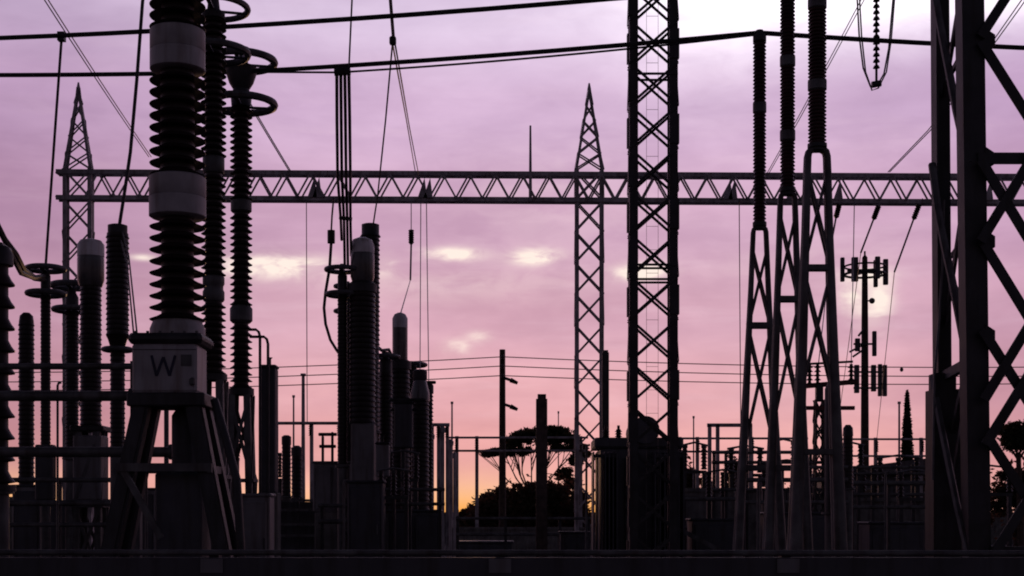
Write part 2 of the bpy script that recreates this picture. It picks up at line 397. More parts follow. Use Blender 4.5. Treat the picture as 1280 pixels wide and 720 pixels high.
fb(1230,500,1356,292,-.095); fb(1232,556,1358,352,-.125); fb(1234,545,1358,740,-.030); fb(1234,706,1358,507,-.065); fb(1238,690,1358,690,-.01,14*s)
for py in (50,198,302,420,550,698):                                     # gusset plates at the joints
    c = P(1240,py,YR-.012); br.add([(c.x-.06,c.y,c.z-.11),(c.x+.03,c.y,c.z-.05),(c.x+.03,c.y,c.z+.05),(c.x-.06,c.y,c.z+.11),(c.x-.06,c.y+.01,c.z-.11),(c.x+.03,c.y+.01,c.z-.05),(c.x+.03,c.y+.01,c.z+.05),(c.x-.06,c.y+.01,c.z+.11)],
        [(0,1,2,3),(7,6,5,4),(0,4,5,1),(1,5,6,2),(2,6,7,3),(3,7,4,0)])
br.build('front_bracing', 'dark', t, smooth=False)
br = MB()
def lb(ya, yb, back_first=True, o=0., w=10.5):                               # between rear leg and front leg
    p = P(1176, ya, YB-.1); q = P(1216, yb, YR+.12)
    p.x -= .05+o; q.x -= .05+o; br.bar(p, q, w*s, .035, (1,0,0))
def strip(pts, r):
    n_ = len(pts)-1
    br.tube([P(x,y,YB-.16+(YR+.02-YB+.16)*i/n_) for i,(x,y) in enumerate(pts)], r*s, 6)
strip(((1166,-20),(1173,20),(1181,62),(1188,98),(1195,136),(1204,176),(1212,205)), 5.2)
strip(((1165,205),(1172,262),(1181,308),(1189,345),(1198,392),(1208,444),(1214,470)), 5.2)
strip(((1166,470),(1174,520),(1184,570),(1196,630),(1212,700)), 4.6)
for pa, pb in (((1180,120),(1203,-20)),((1182,405),(1208,228)),((1182,655),(1211,480))):
    br.bar(P(*pa,YB-.05), P(*pb,YR+.16), 9*s, .03, (1,0,0))
br.bar(P(1192,355,YB-.3), P(1213,400,YR+.2), 7*s, .03, (1,0,0)); br.bar(P(1190,90,YB-.3), P(1206,60,YR+.2), 7*s, .03, (1,0,0)); br.bar(P(1190,320,YB-.3), P(1210,292,YR+.2), 7*s, .03, (1,0,0))
p = P(1178,472,YB-.1); q = P(1214,452,YR+.12); br.bar(p, q, 13*s, .06, (1,0,0))
p = P(1187,560,YB-.1); q = P(1209,466,YR+.2); br.bar(p, q, 9*s, .06, (1,0,0))
br.build('side_bracing', 'steel', t, smooth=False)
br = MB()
for k in range(5):
    za, zb = .3+k*1.9, .3+(k+1)*1.9
    br.bar((xr+.03,YR,za),(xbr+.03,YB,zb),.07,.03,(1,0,0))
br.build('right_bracing', 'dark', t, smooth=False)
MB().box(xl-.3, xbr+.4, YR-.3, YB+.4, -.05, .08).build('footing', 'conc', t, smooth=False)
p = P(1167,395,YB-.2)
MB().tube([P(1180,250,YB-.22), P(1178,330,YB-.22), P(1174,400,YB-.22), P(1168,470,YB-.36), P(1166,600,YB-.36)], .012, 6).build('earth_strap', 'alu', t)

# ------------------------------------------------------------------ three slim arresters on tall stands (right)
AR = [('smallest of three slim insulator posts on tall lattice stands, busbar clamped to its top', 949.5, 16.4, 40, 283, 7.6, [135], 16, 45, 407),
      ('middle of three slim insulator posts on tall lattice stands, running out of the top', 984.5, 14.3, -22, 240, 8.6, [77,170], 18, 42, 374),
      ('largest of three slim insulator posts on tall lattice stands, with the widest stand', 1021.5, 12., -128, 185, 10.5, [5,107], 24, 50, 335)]
for label, px, Y, yt, ys, r, joints, wt, wb, ybar in AR:
    s = Y/F; X = wx(px, Y); Z = lambda py: wz(py, Y)
    t = thing('surge_arrester', label, 'surge arrester', (X, Y, 0), 'slim insulator posts on lattice stands at the right')
    segs = [yt+10]+joints+[ys-4]
    for i in range(len(segs)-1):
        MB().sheds(X, Y, Z(segs[i+1]-(6 if i < len(segs)-2 else 0)), Z(segs[i]+(6 if i else 0)), r*.9*s, r*1.1*s, 4.6*s, 20).build('insulator', 'porcred', t)
    for j in joints: MB().lathe(X, Y, [(r*.95*s,Z(j+7)),(r*1.12*s,Z(j+5.5)),(r*1.12*s,Z(j-5.5)),(r*.95*s,Z(j-7))], 20).build('collar', 'steel', t)
    MB().lathe(X, Y, [(r*1.1*s,Z(yt+12)),(r*1.1*s,Z(yt+4)),(r*.6*s,Z(yt+2)),(r*.6*s,Z(yt-2))], 20).build('top_cap', 'dark', t)
    MB().lathe(X, Y, [(r*1.15*s,Z(ys-5)),(r*1.15*s,Z(ys)),(r*.9*s,Z(ys)),(r*.9*s,Z(ys+4))], 20).build('base_plate', 'dark', t)
    lw = wt*.5*s if px < 1000 else 13*s
    h0 = wt*s/2; ylow = 470; yend = HY+EYE/s
    def hw(py): return (wt/2+(wb/2-wt/2)*((py-ys)/(600-ys))**1.15)*s if py < 700 else hw(699)
    ylist = [ys+3, ys+12, ys+(600-ys)*.25, ys+(600-ys)*.5, ys+(600-ys)*.75, 600, 690]
    for sx in (-1,1):
        for sy in (-1,1):
            b = MB(); kf = wt/27; y_ = Y+sy*hw(ys)*.25
            pts = [(X+sx*hw(ys)*.15, y_, Z(ys+1)), (X+sx*hw(ys)*.55, y_, Z(ys+2)), (X+sx*hw(ys)*.88, y_, Z(ys+6*kf)), (X+sx*hw(ys), y_, Z(ys+13*kf))]
            pts += [(X+sx*hw(py), Y+sy*hw(py)*.25, Z(py)) for py in (ys+30, ys+(600-ys)*.25)]
            b.tube(pts, 4.6*kf*s, 10, 5.2*kf*s)
            pts = [(X+sx*hw(py), Y+sy*hw(py)*.25, Z(py)) for py in (ys+(600-ys)*.25, ys+(600-ys)*.5, ys+(600-ys)*.75, 600, 690)]+[(X+sx*(hw(690)+.02), Y+sy*hw(690)*.25, .05)]
            b.tube(pts, 5.2*kf*s, 10, 10.5*kf*s)
            b.build('leg', 'steel', t)
    b = MB()
    def hz(py, w):
        for sy in (-1,1): b.bar((X-hw(py),Y+sy*hw(py)*.25,Z(py)), (X+hw(py),Y+sy*hw(py)*.25,Z(py)), w*s, w*s, (0,1,0))
        for sx in (-1,1): b.bar((X+sx*hw(py),Y-hw(py)*.25,Z(py)), (X+sx*hw(py),Y+hw(py)*.25,Z(py)), w*s, w*s, (1,0,0))
    hz(ybar, 7); hz(min(585,ybar+230), 7)
    def xx(pa, pb, w):
        for sy in (-1,1):
            o = sy*.015
            b.bar((X-hw(pa),Y+sy*hw(pa)*.25+o,Z(pa)), (X+hw(pb),Y+sy*hw(pb)*.25+o,Z(pb)), w*s, .015, (0,1,0))
            b.bar((X+hw(pa),Y+sy*hw(pa)*.25-o,Z(pa)), (X-hw(pb),Y+sy*hw(pb)*.25-o,Z(pb)), w*s, .015, (0,1,0))
    xx(ys+30, ybar-4, 3.4); xx(ybar+8, ybar+160, 3.4)
    b.build('bracing', 'steel', t)
    foot(t, X, Y, hw(690)+.15)

# ------------------------------------------------------------------ the great insulator (instrument transformer), left foreground
YF = 12.; s = YF/F; X = wx(222, YF); Z = lambda py: wz(py, YF)
t = thing('instrument_transformer', 'huge ribbed insulator with grey collars on a box marked W with splayed legs', 'transformer', (X, YF, 0))
for y0, y1, rc in ((-104,38,25),(90,222,26),(272,402,25)):
    MB().sheds(X, YF, Z(y1), Z(y0), (rc-5)*s, 34.5*s, 14.2*s, 40).build('insulator', 'porc', t)
for y0, y1, x0, x1 in ((38,90,189,257),(221,273,186,256)):
    r = (x1-x0)/2
    o = MB().lathe(X, YF, [((r-3)*s,Z(y1)),(r*s,Z(y1-2)),(r*s,Z((y0+y1)/2+2)),((r-1)*s,Z((y0+y1)/2+.8)),(r*s,Z((y0+y1)/2-.6)),(r*s,Z(y0+2)),((r-3)*s,Z(y0))], 40).build('collar', 'collar', t)
MB().lathe(X, YF, [(30*s,Z(-104)),(36*s,Z(-106)),(44*s,Z(-120)),(44*s,Z(-175)),(36*s,Z(-186)),(10*s,Z(-190))], 32).build('head_tank', 'collar', t)
MB().lathe(X, YF, [(34*s,Z(421)),(34*s,Z(412)),(30*s,Z(402)),(25*s,Z(400))], 40).build('base_collar', 'collar', t)
MB().box(wx(171,YF), wx(262,YF), YF-.31, YF+.2, Z(434), Z(421.5), .03).build('base_flange', 'dark', t, smooth=False)
tk = MB().box(wx(175.5,YF), wx(255,YF), YF-.28, YF+.12, Z(494), Z(434.5), .02).build('tank', 'box', t, smooth=False)
b = MB(); yf = YF-.283
W = [(200,449,206,474),(206,474,214.5,451),(214.5,451,222,474),(222,474,229,449)]
for i, (a0,b0,a1,b1) in enumerate(W): b.bar((wx(a0,YF),yf-.0012*(i%2),Z(b0)), (wx(a1,YF),yf-.0012*(i%2),Z(b1)), 3.3*s, .004, (0,1,0))
b.build('letter_mark', 'blue', tk)
MB().box(wx(236,YF), wx(249,YF), YF-.286, YF-.2815, Z(462), Z(448)).build('rating_plate', 'steel', tk, smooth=False)
MB().box(wx(176,YF), wx(254.5,YF), YF-.2835, YF-.2812, Z(442.5), Z(441.5)).build('seam', 'dark', tk, smooth=False)
for k in range(6): MB().lathe(wx(180+15*k,YF), YF-.275, [(.013,Z(421.4)),(.013,Z(419))], 8).build('bolt', 'steel', tk)
MB().lathe(wx(250,YF), YF-.29, [(.01,Z(486)),(.025,Z(484)),(.025,Z(478)),(.01,Z(476))], 10).build('earth_stud', 'steel', tk)
MB().box(wx(171,YF), wx(266,YF), YF-.33, YF+.2, Z(511), Z(495), .01).build('top_frame', 'dark', t, smooth=False)
for sx, xa, xb in ((-1,186,149),(1,252,288)):
    for sy in (-1,1):
        b = MB(); p = Vector((wx(xa,YF), YF-.08+sy*.2, Z(511))); q = Vector((wx(xb,YF), YF-.08+sy*.26, Z(690)))
        d = (q-p)/(q.z-p.z); q2 = p+d*(.05-p.z)
        b.bar(p, q2, 14.5*s, .05, (0,1,0)); b.bar(p+Vector((-sx*.06,sy*-.05,0)), q2+Vector((-sx*.06,sy*-.05,0)), .03, .11, (0,1,0)); b.bar(p+Vector((sx*.05,sy*-.05,0)), q2+Vector((sx*.05,sy*-.05,0)), .03, .11, (0,1,0))
        b.build('leg', 'dark', t, smooth=False)
b = MB()
for sy in (-1,1): b.bar((wx(160,YF),YF-.08+sy*.27,Z(586)), (wx(276,YF),YF-.08+sy*.27,Z(586)), 10*s, .04, (0,1,0))
for xa in (163,273): b.bar((wx(xa,YF),YF-.36,Z(588)), (wx(xa,YF),YF+.2,Z(588)), 9*s, .04, (1,0,0))
b.bar((wx(166,YF),YF-.345,Z(586)), (wx(214,YF),YF-.345,Z(672)), 8*s, .03, (0,1,0))
b.build('bracing', 'steel', t, smooth=False)
b = MB(); b.tube([P(268,500,YF-.2), P(280,540,YF-.3), P(296,600,YF-.42), P(302,700,YF-.45), (wx(303,YF),YF-.46,.05)], .035, 10)
b.build('cable_conduit', 'dark', t)
MB().box(wx(200,YF), wx(258,YF), YF-.18, YF+.2, .3, Z(592), .015).build('control_box', 'cabd', t, smooth=False)
MB().lathe(wx(232,YF), YF, [(17*s,Z(592)),(17*s,Z(520)),(12*s,Z(512))], 20).build('terminal_drum', 'dark', t)
MB().box(X-.62, X+.62, YF-.6, YF+.6, -.05, .08).build('footing', 'conc', t, smooth=False)

# ------------------------------------------------------------------ two breaker columns behind it, with corona rings
t1 = unit('insulator_column', 'tall ribbed column right behind the huge insulator, its corona rings at the picture top', 'insulator', 267, 15.6, [
    ('ins', 22,196,10.5,16,8.4), ('cyl','collar','steel',[(12,217),(13.5,215),(13.5,198),(12,196)]),
    ('ins', 217,345,10.5,15.5,8.4), ('cyl','collar','steel',[(12,377),(13.5,375),(13.5,365),(12,362),(12,358),(13.5,355),(13.5,347),(12,345)]),
    ('ins', 377,468,10.5,15.5,8.4), ('cyl','top_cap','dark',[(14,24),(14,16),(8,12),(6,-6),(10,-7),(10,-14)]),
    ('ring',10,42,4), ('ring',66,42,4.6), ('cyl','base_plate','dark',[(17,476),(17,468)]), ('legs',476,14,22,9)], 'ringed columns behind the huge insulator')
t2 = unit('insulator_column', 'ribbed column with two flat corona rings, clear against the sky beside the huge insulator', 'insulator', 301.5, 17.8, [
    ('ins', 132,250,9,14,8), ('cyl','collar','steel',[(11,266),(13,264),(13,252),(11,250)]),
    ('ins', 266,382,9,14,8), ('cyl','collar','steel',[(11,404),(14,401),(14,386),(11,382)]),
    ('ins', 404,486,9,14,8), ('cyl','top_cap','dark',[(12,134),(13,122),(10,112),(15,104),(19,92),(19,84),(9,80),(7,70),(10,60)]),
    ('ring',77,41,4.8), ('ring',130,41,4.8), ('cyl','base_plate','dark',[(16,494),(16,486)]), ('legs',494,13,21,8)], 'ringed columns behind the huge insulator')
# thing at their foot
unit('operating_cabinet', 'tall dark equipment housing beside the foot of the ringed column', 'cabinet', 337, 19., [
    ('box','body','cabd',327,346,461,616,24), ('box','lid','dark',326,347,457,461,26), ('box','plinth','conc',324,349,616,720,28),
    ('cyl','vent_stub','dark',[(2,457),(2,449),(4,447)])])
for k, (x0, y0, x1) in enumerate(((306,412,325),(312,421,335))):
    Y = 18.6
    wire('bent_pipe', ('inner bent pipe arching down beside the ringed column', 'outer bent pipe arching down beside the ringed column')[k], 'pipe',
         [P(x0,y0,Y-.1), P(x1-5,y0,Y-.1), P(x1-1.5,y0+3,Y-.1), P(x1,y0+9,Y-.1), P(x1,480,Y-.1), P(x1,600,Y-.1), (wx(x1,Y-.1),Y-.1,.0)], .02, 'dark')
unit('control_cabinet', 'pale grey cabinet with a bright right edge, low beside the huge insulator', 'cabinet', 321, 15., [
    ('box','body','cab',302,340,621,740,36), ('box','roof','cab',300,342,617,621,40), ('box','door','cab',305,337,627,734,3,-19.2), ('box','handle','dark',333,335,672,688,3,-22), ('box','plinth','conc',304,338,740,842,34)])

# ------------------------------------------------------------------ left group
unit('line_trap', 'broad ribbed insulator half cut by the left picture edge', 'insulator', -1, 13.6, [
    ('cyl','top_cap','dark',[(17,332),(17,318),(12,309),(5,306)]), ('ins',332,470,11,19,26), ('ins',470,606,11,19,26), ('cyl','base_plate','dark',[(20,614),(20,606)]), ('post',614,12)])
wire('jumper_cable', 'looped jumper cable dropping from the left picture edge to a flat ring', 'cable', [P(-30,262,13.6), P(-6,276,14.), P(6,300,14.5), P(20,318,15), P(30,338,15.8), P(44,348,16.6), P(57,350,17)], .035)
wire('jumper_cable', 'short lower jumper from the half-cut insulator to a flat ring', 'cable', [P(0,306,13.6), P(12,314,14.3), P(26,341,15.5), P(42,347,16.4), P(57,345,17)], .03)
unit('post_insulator', 'slender ribbed post with a rounded top, first beside the half-cut insulator', 'insulator', 33, 20, [
    ('cyl','top_cap','porc',[(9,402),(8,395),(4,391)]), ('ins',402,520,9.0,10,6), ('ins',520,610,9.0,10,6), ('post',612,9)])
unit('post_insulator', 'slim dark post carrying a pair of flat rings where a dropper wire lands', 'insulator', 57, 17, [
    ('cyl','top_cap','dark',[(6,360),(6,345),(4,340),(4,332)]), ('ring',336,22,3.4), ('ring',367,22,3.4), ('ins',360,470,5.8,6.4,5), ('ins',470,560,5.8,6.4,5), ('box','junction_box','cabd',46,68,556,625,16), ('post',562,6)], 'ringed posts of the left group')
unit('post_insulator', 'dark post with flat rings set lower, in front of the left gantry column', 'insulator', 90, 19, [
    ('cyl','top_cap','dark',[(8,385),(8,372),(5,366),(5,355)]), ('ring',357,24,3.8), ('ring',387,22,3.4), ('ins',385,480,7.7,8.6,5), ('ins',480,570,7.7,8.6,5), ('post',572,8)], 'ringed posts of the left group')
unit('voltage_transformer', 'dark column with a pale rounded cap and smoky housing, left of the huge insulator', 'transformer', 113.5, 17.5, [
    ('cyl','cap','cap',[(16.5,321),(16.5,306),(13,301),(5,299)]), ('cyl','housing','gauge',[(14,358),(16.5,350),(16.5,324),(16,321)]),
    ('ins',358,450,12.4,13.6,6), ('ins',450,532,12.4,13.6,6), ('box','control_box','cab',96,131,545,625,34), ('box','mounting_plate','dark',92,134,533,540,36), ('legs',540,15,20,8)])
unit('voltage_transformer', 'broad dark capless column with a wire rising from its top, next to the huge insulator', 'transformer', 147, 16, [
    ('cyl','cap','dark',[(12,292),(12,282),(9,281)]), ('ins',292,420,13.1,14.5,6.5), ('cyl','lower_cap','porc',[(9,434),(12,424),(14,420)]), ('ring',437,17,3),
    ('ins',434,560,8.6,9.5,6), ('post',560,9)])
for k, (xa, ya, xb, yb) in enumerate(((161,320,172,424),(159,330,168,428))):
    wire('stay_wire', ('right one of two thin wires slanting down to the pale W box', 'left one of two thin wires slanting down to the pale W box')[k], 'wire', [P(xa-8,ya-30,15.8), P(xa,ya,15.2), P(xb,yb,12.1)], .008)
wire('dropper_wire', 'dropper wire falling from the upper busbar to a ringed post at far left', 'wire', sag(P(77,48,16.2), P(57,334,17), -.02), .016)
MB_ = MB(); c = P(77,46,16.2); MB_.box(c.x-.04,c.x+.04,c.y-.04,c.y+.04,c.z-.05,c.z+.05); tag(MB_.build('wire_clamp','dark',None,c), 'small clamp on the upper busbar above the far left dropper', 'clamp')
wire('dropper_wire', 'long curved wire dropping from the picture top to the broad capless column', 'wire', [P(184,-60,16), P(178,5,16), P(171,100,16), P(163,190,16), P(155,245,16), P(149,283,16)], .02)

# pipe rack crossing in front of the left group
YP = 12.9; s = YP/F
t = thing('pipe_rack', 'rack of three horizontal grey pipes crossing in front of the left columns', 'pipe rack', (wx(60,YP), YP, 0))
for py, r, x1 in ((458,4,176),(495,6.5,168),(565,6.5,218)):
    MB().tube([P(-320,py,YP), P(x1,py,YP)], r*s, 12).build('pipe', 'steel', t)
    b = MB(); b.tube([P(x1-6,py,YP), P(x1,py,YP)], r*1.5*s, 12); b.build('pipe_flange', 'steel', t)
for px in (-200, 166):
    MB().bar((wx(px,YP),YP+.12,.0), (wx(px,YP),YP+.12,wz(450,YP)), .09, .09).build('post', 'steel', t, smooth=False)

# ------------------------------------------------------------------ conductors
def bus(label, pts, r, name='overhead_conductor', cat='cable', group='heavy conductors across the top'):
    P_ = []
    for i in range(len(pts)-1): P_ += sag(pts[i], pts[i+1], pts[i+1][3] if False else .02*(Vector(pts[i+1])-Vector(pts[i])).length**.5*.6, 8)[:-1]
    P_.append(Vector(pts[-1])); return wire(name, label, cat, P_, r, group=group)
bus('upper heavy conductor running from the left edge up to the top of the sky', [P(-250,54,16.2), P(267,34.5,15.6), P(984.5,-22,14.3), P(1500,-60,13.8)], .026)
bus('lower heavy conductor running from the left edge to the smallest slim post', [P(-250,92,17.9), P(301.5,90,17.8), P(949.5,41,16.4), P(1460,66,17.)], .028)
wire('overhead_conductor', 'thinner twin strand just beneath the lower heavy conductor', 'cable', sag(P(301.5,90,17.75), P(420,90.5,17.4), .0)+sag(P(432,90,17.4), P(949.5,43,16.38), .035), .013)

# dropper bundle to the middle group
for k, (xa, xb, yb, lab) in enumerate(((421,426,300,'leftmost of four droppers bundled from the lower conductor'),(426,430,335,'second from left of four droppers bundled from the lower conductor'),
                                     (431,434,335,'third from left of four droppers bundled from the lower conductor'),(436,438,320,'rightmost of four droppers bundled from the lower conductor'))):
    Y = 17.5+.12*k
    wire('dropper_wire', lab, 'wire', [P(xa,90,17.4), P(xa+.2+k*.3,150,18.2), P(xa+1+k*.3,220,20), P(xb,275,21.5), P(xb+1,yb,22)], .021, group='four droppers bundled from the lower conductor')
b = MB(); p = P(424,272,21.3); q = P(440,274,21.3); b.bar(p, q, .05, .05); tag(b.build('spacer_bar','dark',None,p), 'small spacer bar joining the four bundled droppers', 'spacer')
b = MB(); p = P(418,90,17.4); q = P(438,89,17.4); b.tube([p,q], .05, 8); tag(b.build('wire_clamp','dark',None,p), 'clamp block on the lower conductor above the four bundled droppers', 'clamp')
wire('dropper_wire', 'single thin wire from the picture top to the clamp above the bundled droppers', 'wire', [P(442,-60,17.3), P(440,0,17.3), P(436,88,17.4)], .012)
# twin thin wires and their nodes
wire('twin_wire', 'thin wire from the picture top through a dark spacer down to a dark column', 'wire', [P(484,-60,20), P(487,0,20.5), P(491,50,21), P(482,150,22.5), P(472,245,23.8), P(466,284,24)], .013)
wire('twin_wire', 'thin wire from the dark spacer down to the gantry beam, left strand', 'wire', [P(490,50,21), P(497,90,24), P(508,150,32), P(519,214,43)], .013)
wire('twin_wire', 'thin wire from the picture top down to the gantry beam, right strand', 'wire', [P(487,-60,19), P(489,0,20), P(493,50,21), P(500,90,24), P(512,160,33), P(524,222,43)], .013)
b = MB(); c = P(491,51,21); b.box(c.x-.05,c.x+.05,c.y-.05,c.y+.05,c.z-.06,c.z+.06,.02); tag(b.build('wire_spacer','dark',None,c), 'small dark spacer where the twin thin wires part', 'spacer')
# tension strings off the gantry
def twin(label, pa, pb, r=.012, d=3):
    o = []
    for k in (0, 1):
        p = P(pa[0]+k*d, pa[1], pa[2]); q = P(pb[0]+k*d*.6, pb[1], pb[2])
        wire('span_wire', label[k], 'wire', sag(p, q, .05), r, 'alu', 'paired span wires sloping to the gantry')
twin(('left strand of the pair sloping from the top left corner to the gantry', 'right strand of the pair sloping from the top left corner to the gantry'), (30,-40,26), (186,196,42.5), .014, 5)
twin(('left strand of the pair sloping past the ringed column to the gantry', 'right strand of the pair sloping past the ringed column to the gantry'), (232,-8,33), (361,213,42.5), .018, 3)
for k in (0, 1):
    wire('span_wire', ('left strand of the pair sloping down from the top right corner to the gantry','right strand of the pair sloping down from the top right corner to the gantry')[k], 'wire',
         [P(1312+5*k,-50,31), P(1270+5*k,10,33), P(1240+4*k,53,35), P(1200+3.5*k,110,37.5), P(1160+3*k,163,40), P(1110+2*k,215,42.8)], .015, 'alu', 'paired span wires sloping to the gantry')
twin(('left strand of the pair glimpsed sloping between the three slim posts', 'right strand of the pair glimpsed sloping between the three slim posts'), (1092,-30,32), (958,218,42.8), .013, 4)
# pale droppers hanging from the gantry
for px, end, lab in ((383,(384,529,40),'pale dropper under the gantry, left of the middle columns'),(526,(525,463,24),'pale dropper under the gantry landing on the grey dome column'),(924,(926,548,58),'pale dropper under the gantry, just left of the slim posts'),
                    (533,(536,478,26.5),'pale dropper under the gantry landing right of the grey dome column'),(1068,(1064,456,33),'pale dropper under the gantry above the antenna mast')):
    q = P(*end); p = P(px,250,42.6); wire('dropper_wire', lab, 'wire', [p, p.lerp(q,.33)-Vector((0,0,.1)), p.lerp(q,.66)-Vector((0,0,.08)), q], .014, 'alu', 'pale droppers below the gantry', r2=.014*end[2]/43)
def string(label, pa, pb, Y, tail=None, n=7, r=.09, end=None):
    a0, b0 = P(*pa, Y), P(*pb, Y+.3)
    t = thing('string_insulator', label, 'insulator', a0, 'short strings under the gantry')
    d = (b0-a0).normalized(); b = MB(); Ls = (b0-a0).length; b.tube([a0,b0], r*.55, 8)
    u = d.cross(Vector((0,1,0))).normalized(); v = d.cross(u)
    for i in range(n):
        c = a0+d*Ls*(i+.5)/n
        b.tube([c-d*.025, c+d*.03], r, 10, r*.6)
    b.build('disc_stack', 'porc', t)
    if tail:
        MB().tube([b0, P(*tail, Y)], .028, 8).build('dropper_tail', 'alu', t)
        if end: MB().tube([P(*tail, Y), P(*end)], .012, 6).build('dropper_wire', 'alu', t)
    up = MB(); up.tube([a0, P(pa[0]+ (pa[0]-pb[0])*.6, 248, Y)], .015, 6); up.build('link', 'gantry', t)
string('short dark string slanting under the gantry, nearest the slim posts', (1049,256), (1045,272), 42.6, (1040,300), end=(1023,456,33))
string('short dark string slanting under the gantry above the antenna pole', (1098,258), (1092,274), 42.6, (1076,316), end=(1045,549,62))
string('short dark string slanting under the gantry beside the near right tower', (1149,256), (1142,274), 42.6, (1118,340), end=(1096,549,62))
string('upright dark string hanging under the gantry over the striped cap', (514,288), (514,305), 42.6, (513,350), 6, end=(501,391,26))
# jumper loop at the middle group
t = thing('string_insulator', 'small dark string on the looped jumper left of the middle columns', 'insulator', P(414,290,22), 'short strings under the gantry')
b = MB(); b.tube([P(414,288,22), P(414,304,22)], .06, 10); b.build('disc_stack','porc',t)
MB().tube([P(417,248,21), P(415,270,21.6), P(414,290,22)], .014, 6).build('wire','wire',t)
wire('jumper_cable', 'looped jumper cable curling down left of the middle columns', 'cable', [P(414,304,22), P(412,335,22), P(407,365,22), P(405,385,22), P(407,405,22), P(413,425,22), P(421,438,22), P(427,446,22.)], .025)
# hanging suspension string with loop, upper right
YS = 33.; s = YS/F
t = thing('suspension_string', 'long string of disc insulators hanging from above, looped wire beneath', 'insulator', P(1095,104,YS))
b = MB(); b.tube([P(1095.5,-420,YS), P(1095.5,102,YS)], 1.6*s, 8)
for k in range(62):
    py = -380+k*7.6; z1 = wz(py,YS); b.lathe(wx(1095.5,YS), YS, [(4.4*s,z1-.03),(3.2*s,z1+.02),(1.6*s,z1+.05)], 12)
b.build('disc_stack','porc',t)
b = MB(); c = P(1095,105,YS); b.tube([P(1090,106,YS),P(1101,104,YS)], 4*s, 10); b.build('clamp','dark',t)
MB().tube([P(1071,-10,YS), P(1074,45,YS), P(1079,85,YS), P(1088,108,YS), P(1096,108,YS), P(1105,92,YS), P(1111,60,YS), P(1117,-10,YS)], 1.1*s, 6).build('loop_wire','alu',t)
MB().tube([P(1074,-10,YS+.3), P(1077,45,YS+.3), P(1082,90,YS+.3), P(1090,113,YS+.3), P(1098,110,YS+.3), P(1108,90,YS+.3), P(1114,50,YS+.3), P(1119,-10,YS+.3)], 1.0*s, 6).build('loop_wire','alu',t)
MB().box(wx(1080,YS), wx(1111,YS), YS-2.5, YS+2.5, wz(-430,YS), wz(-420,YS)).build('hanger_arm','dark',t,smooth=False)

# ------------------------------------------------------------------ middle group
unit('post_insulator', 'thin dark post with flat rings at its left, front of the middle group', 'insulator', 428, 22, [
    ('cyl','top_cap','dark',[(6,372),(6,345),(3,340),(3,330)]), ('ring',337,20,3), ('ring',368,19,3), ('ins',372,480,5.8,6.4,5), ('ins',480,580,5.8,6.4,5), ('post',582,6)], 'ringed posts of the middle group')
unit('post_insulator', 'thin dark post with two smaller rings, rear of the middle group', 'insulator', 434, 24.5, [
    ('cyl','top_cap','dark',[(6,392),(6,366),(3,360),(3,352)]), ('ring',358,15,2.4), ('ring',389,15,2.4), ('ins',392,480,5.8,6.4,5), ('ins',480,580,5.8,6.4,5), ('post',582,6)], 'ringed posts of the middle group')
unit('voltage_transformer', 'dark middle column with a domed pale cap and smoky housing', 'transformer', 453, 22, [
    ('cyl','cap','cap',[(15,317),(15,308),(12,300),(5,297)]), ('cyl','housing','gauge',[(13,352),(15,346),(15,320),(14.5,317)]), ('cyl','neck','dark',[(18,366),(18,356),(13,352)]),
    ('ins',366,450,15.8,17.5,6.5), ('ins',450,530,15.8,17.5,6.5), ('box','control_box','cab',440,469,530,602,30), ('legs',604,15,19,7)])
unit('voltage_transformer', 'taller dark flat-topped column rising behind the domed pale cap', 'transformer', 463, 24.5, [
    ('cyl','cap','dark',[(13,296),(11,293),(11,281),(8,280)]), ('ins',296,420,10.8,12,6), ('ins',420,540,10.8,12,6), ('post',540,9)])
unit('voltage_transformer', 'lower column with a grey striped cap, right of the middle group', 'transformer', 500, 26, [
    ('cyl','cap','cap',[(9.6,410),(9.6,398),(7,393),(3,391)]), ('cyl','housing','gauge',[(9.6,450),(9.6,410)]), ('cyl','neck','dark',[(14,462),(14,452),(9.6,450)]),
    ('ins',462,560,11.7,13,6), ('ins',560,640,11.7,13,6), ('post',642,10)])
unit('post_insulator', 'dark column left of the one with the striped cap', 'insulator', 482, 25, [
    ('cyl','top_cap','dark',[(8,466),(8,452),(5,448),(5,440)]), ('ring',446,16,2.6), ('ins',466,560,8.1,9,5.5), ('ins',560,640,8.1,9,5.5), ('post',642,8)])
unit('voltage_transformer', 'short column with a small dark lid over a grey dome', 'transformer', 525, 24, [
    ('cyl','top_cap','dark',[(8,476),(9,474),(9,464),(6,462)]), ('cyl','dome','gauge',[(12,502),(12,492),(9,480),(8,476)]), ('ins',502,590,10.8,12,6), ('ins',590,650,10.8,12,6), ('post',652,9)])
unit('post_insulator', 'dark column wedged between the striped cap and the grey dome', 'insulator', 512, 27.5, [
    ('cyl','top_cap','dark',[(9,470),(9,458),(4,452)]), ('ring',456,20,2.6), ('ins',470,560,8.3,9.2,5.5), ('ins',560,640,8.3,9.2,5.5), ('post',642,8)])
unit('post_insulator', 'dark column with a side arm at the right end of the middle group', 'insulator', 536, 26.5, [
    ('cyl','top_cap','dark',[(6,492),(6,482),(3,478)]), ('box','side_arm','dark',528,545,476,480,4), ('ins',492,580,4.6,6,5), ('ins',580,640,4.6,6,5), ('post',642,6)])
unit('post_insulator', 'thin dark column tucked between the flat-topped column and the striped cap', 'insulator', 474, 28, [
    ('cyl','top_cap','dark',[(5,482),(5,470),(2,466)]), ('box','bracket','dark',468,492,470,474,5), ('ins',482,560,4,5.4,5), ('ins',560,620,4,5.4,5), ('post',622,5)])
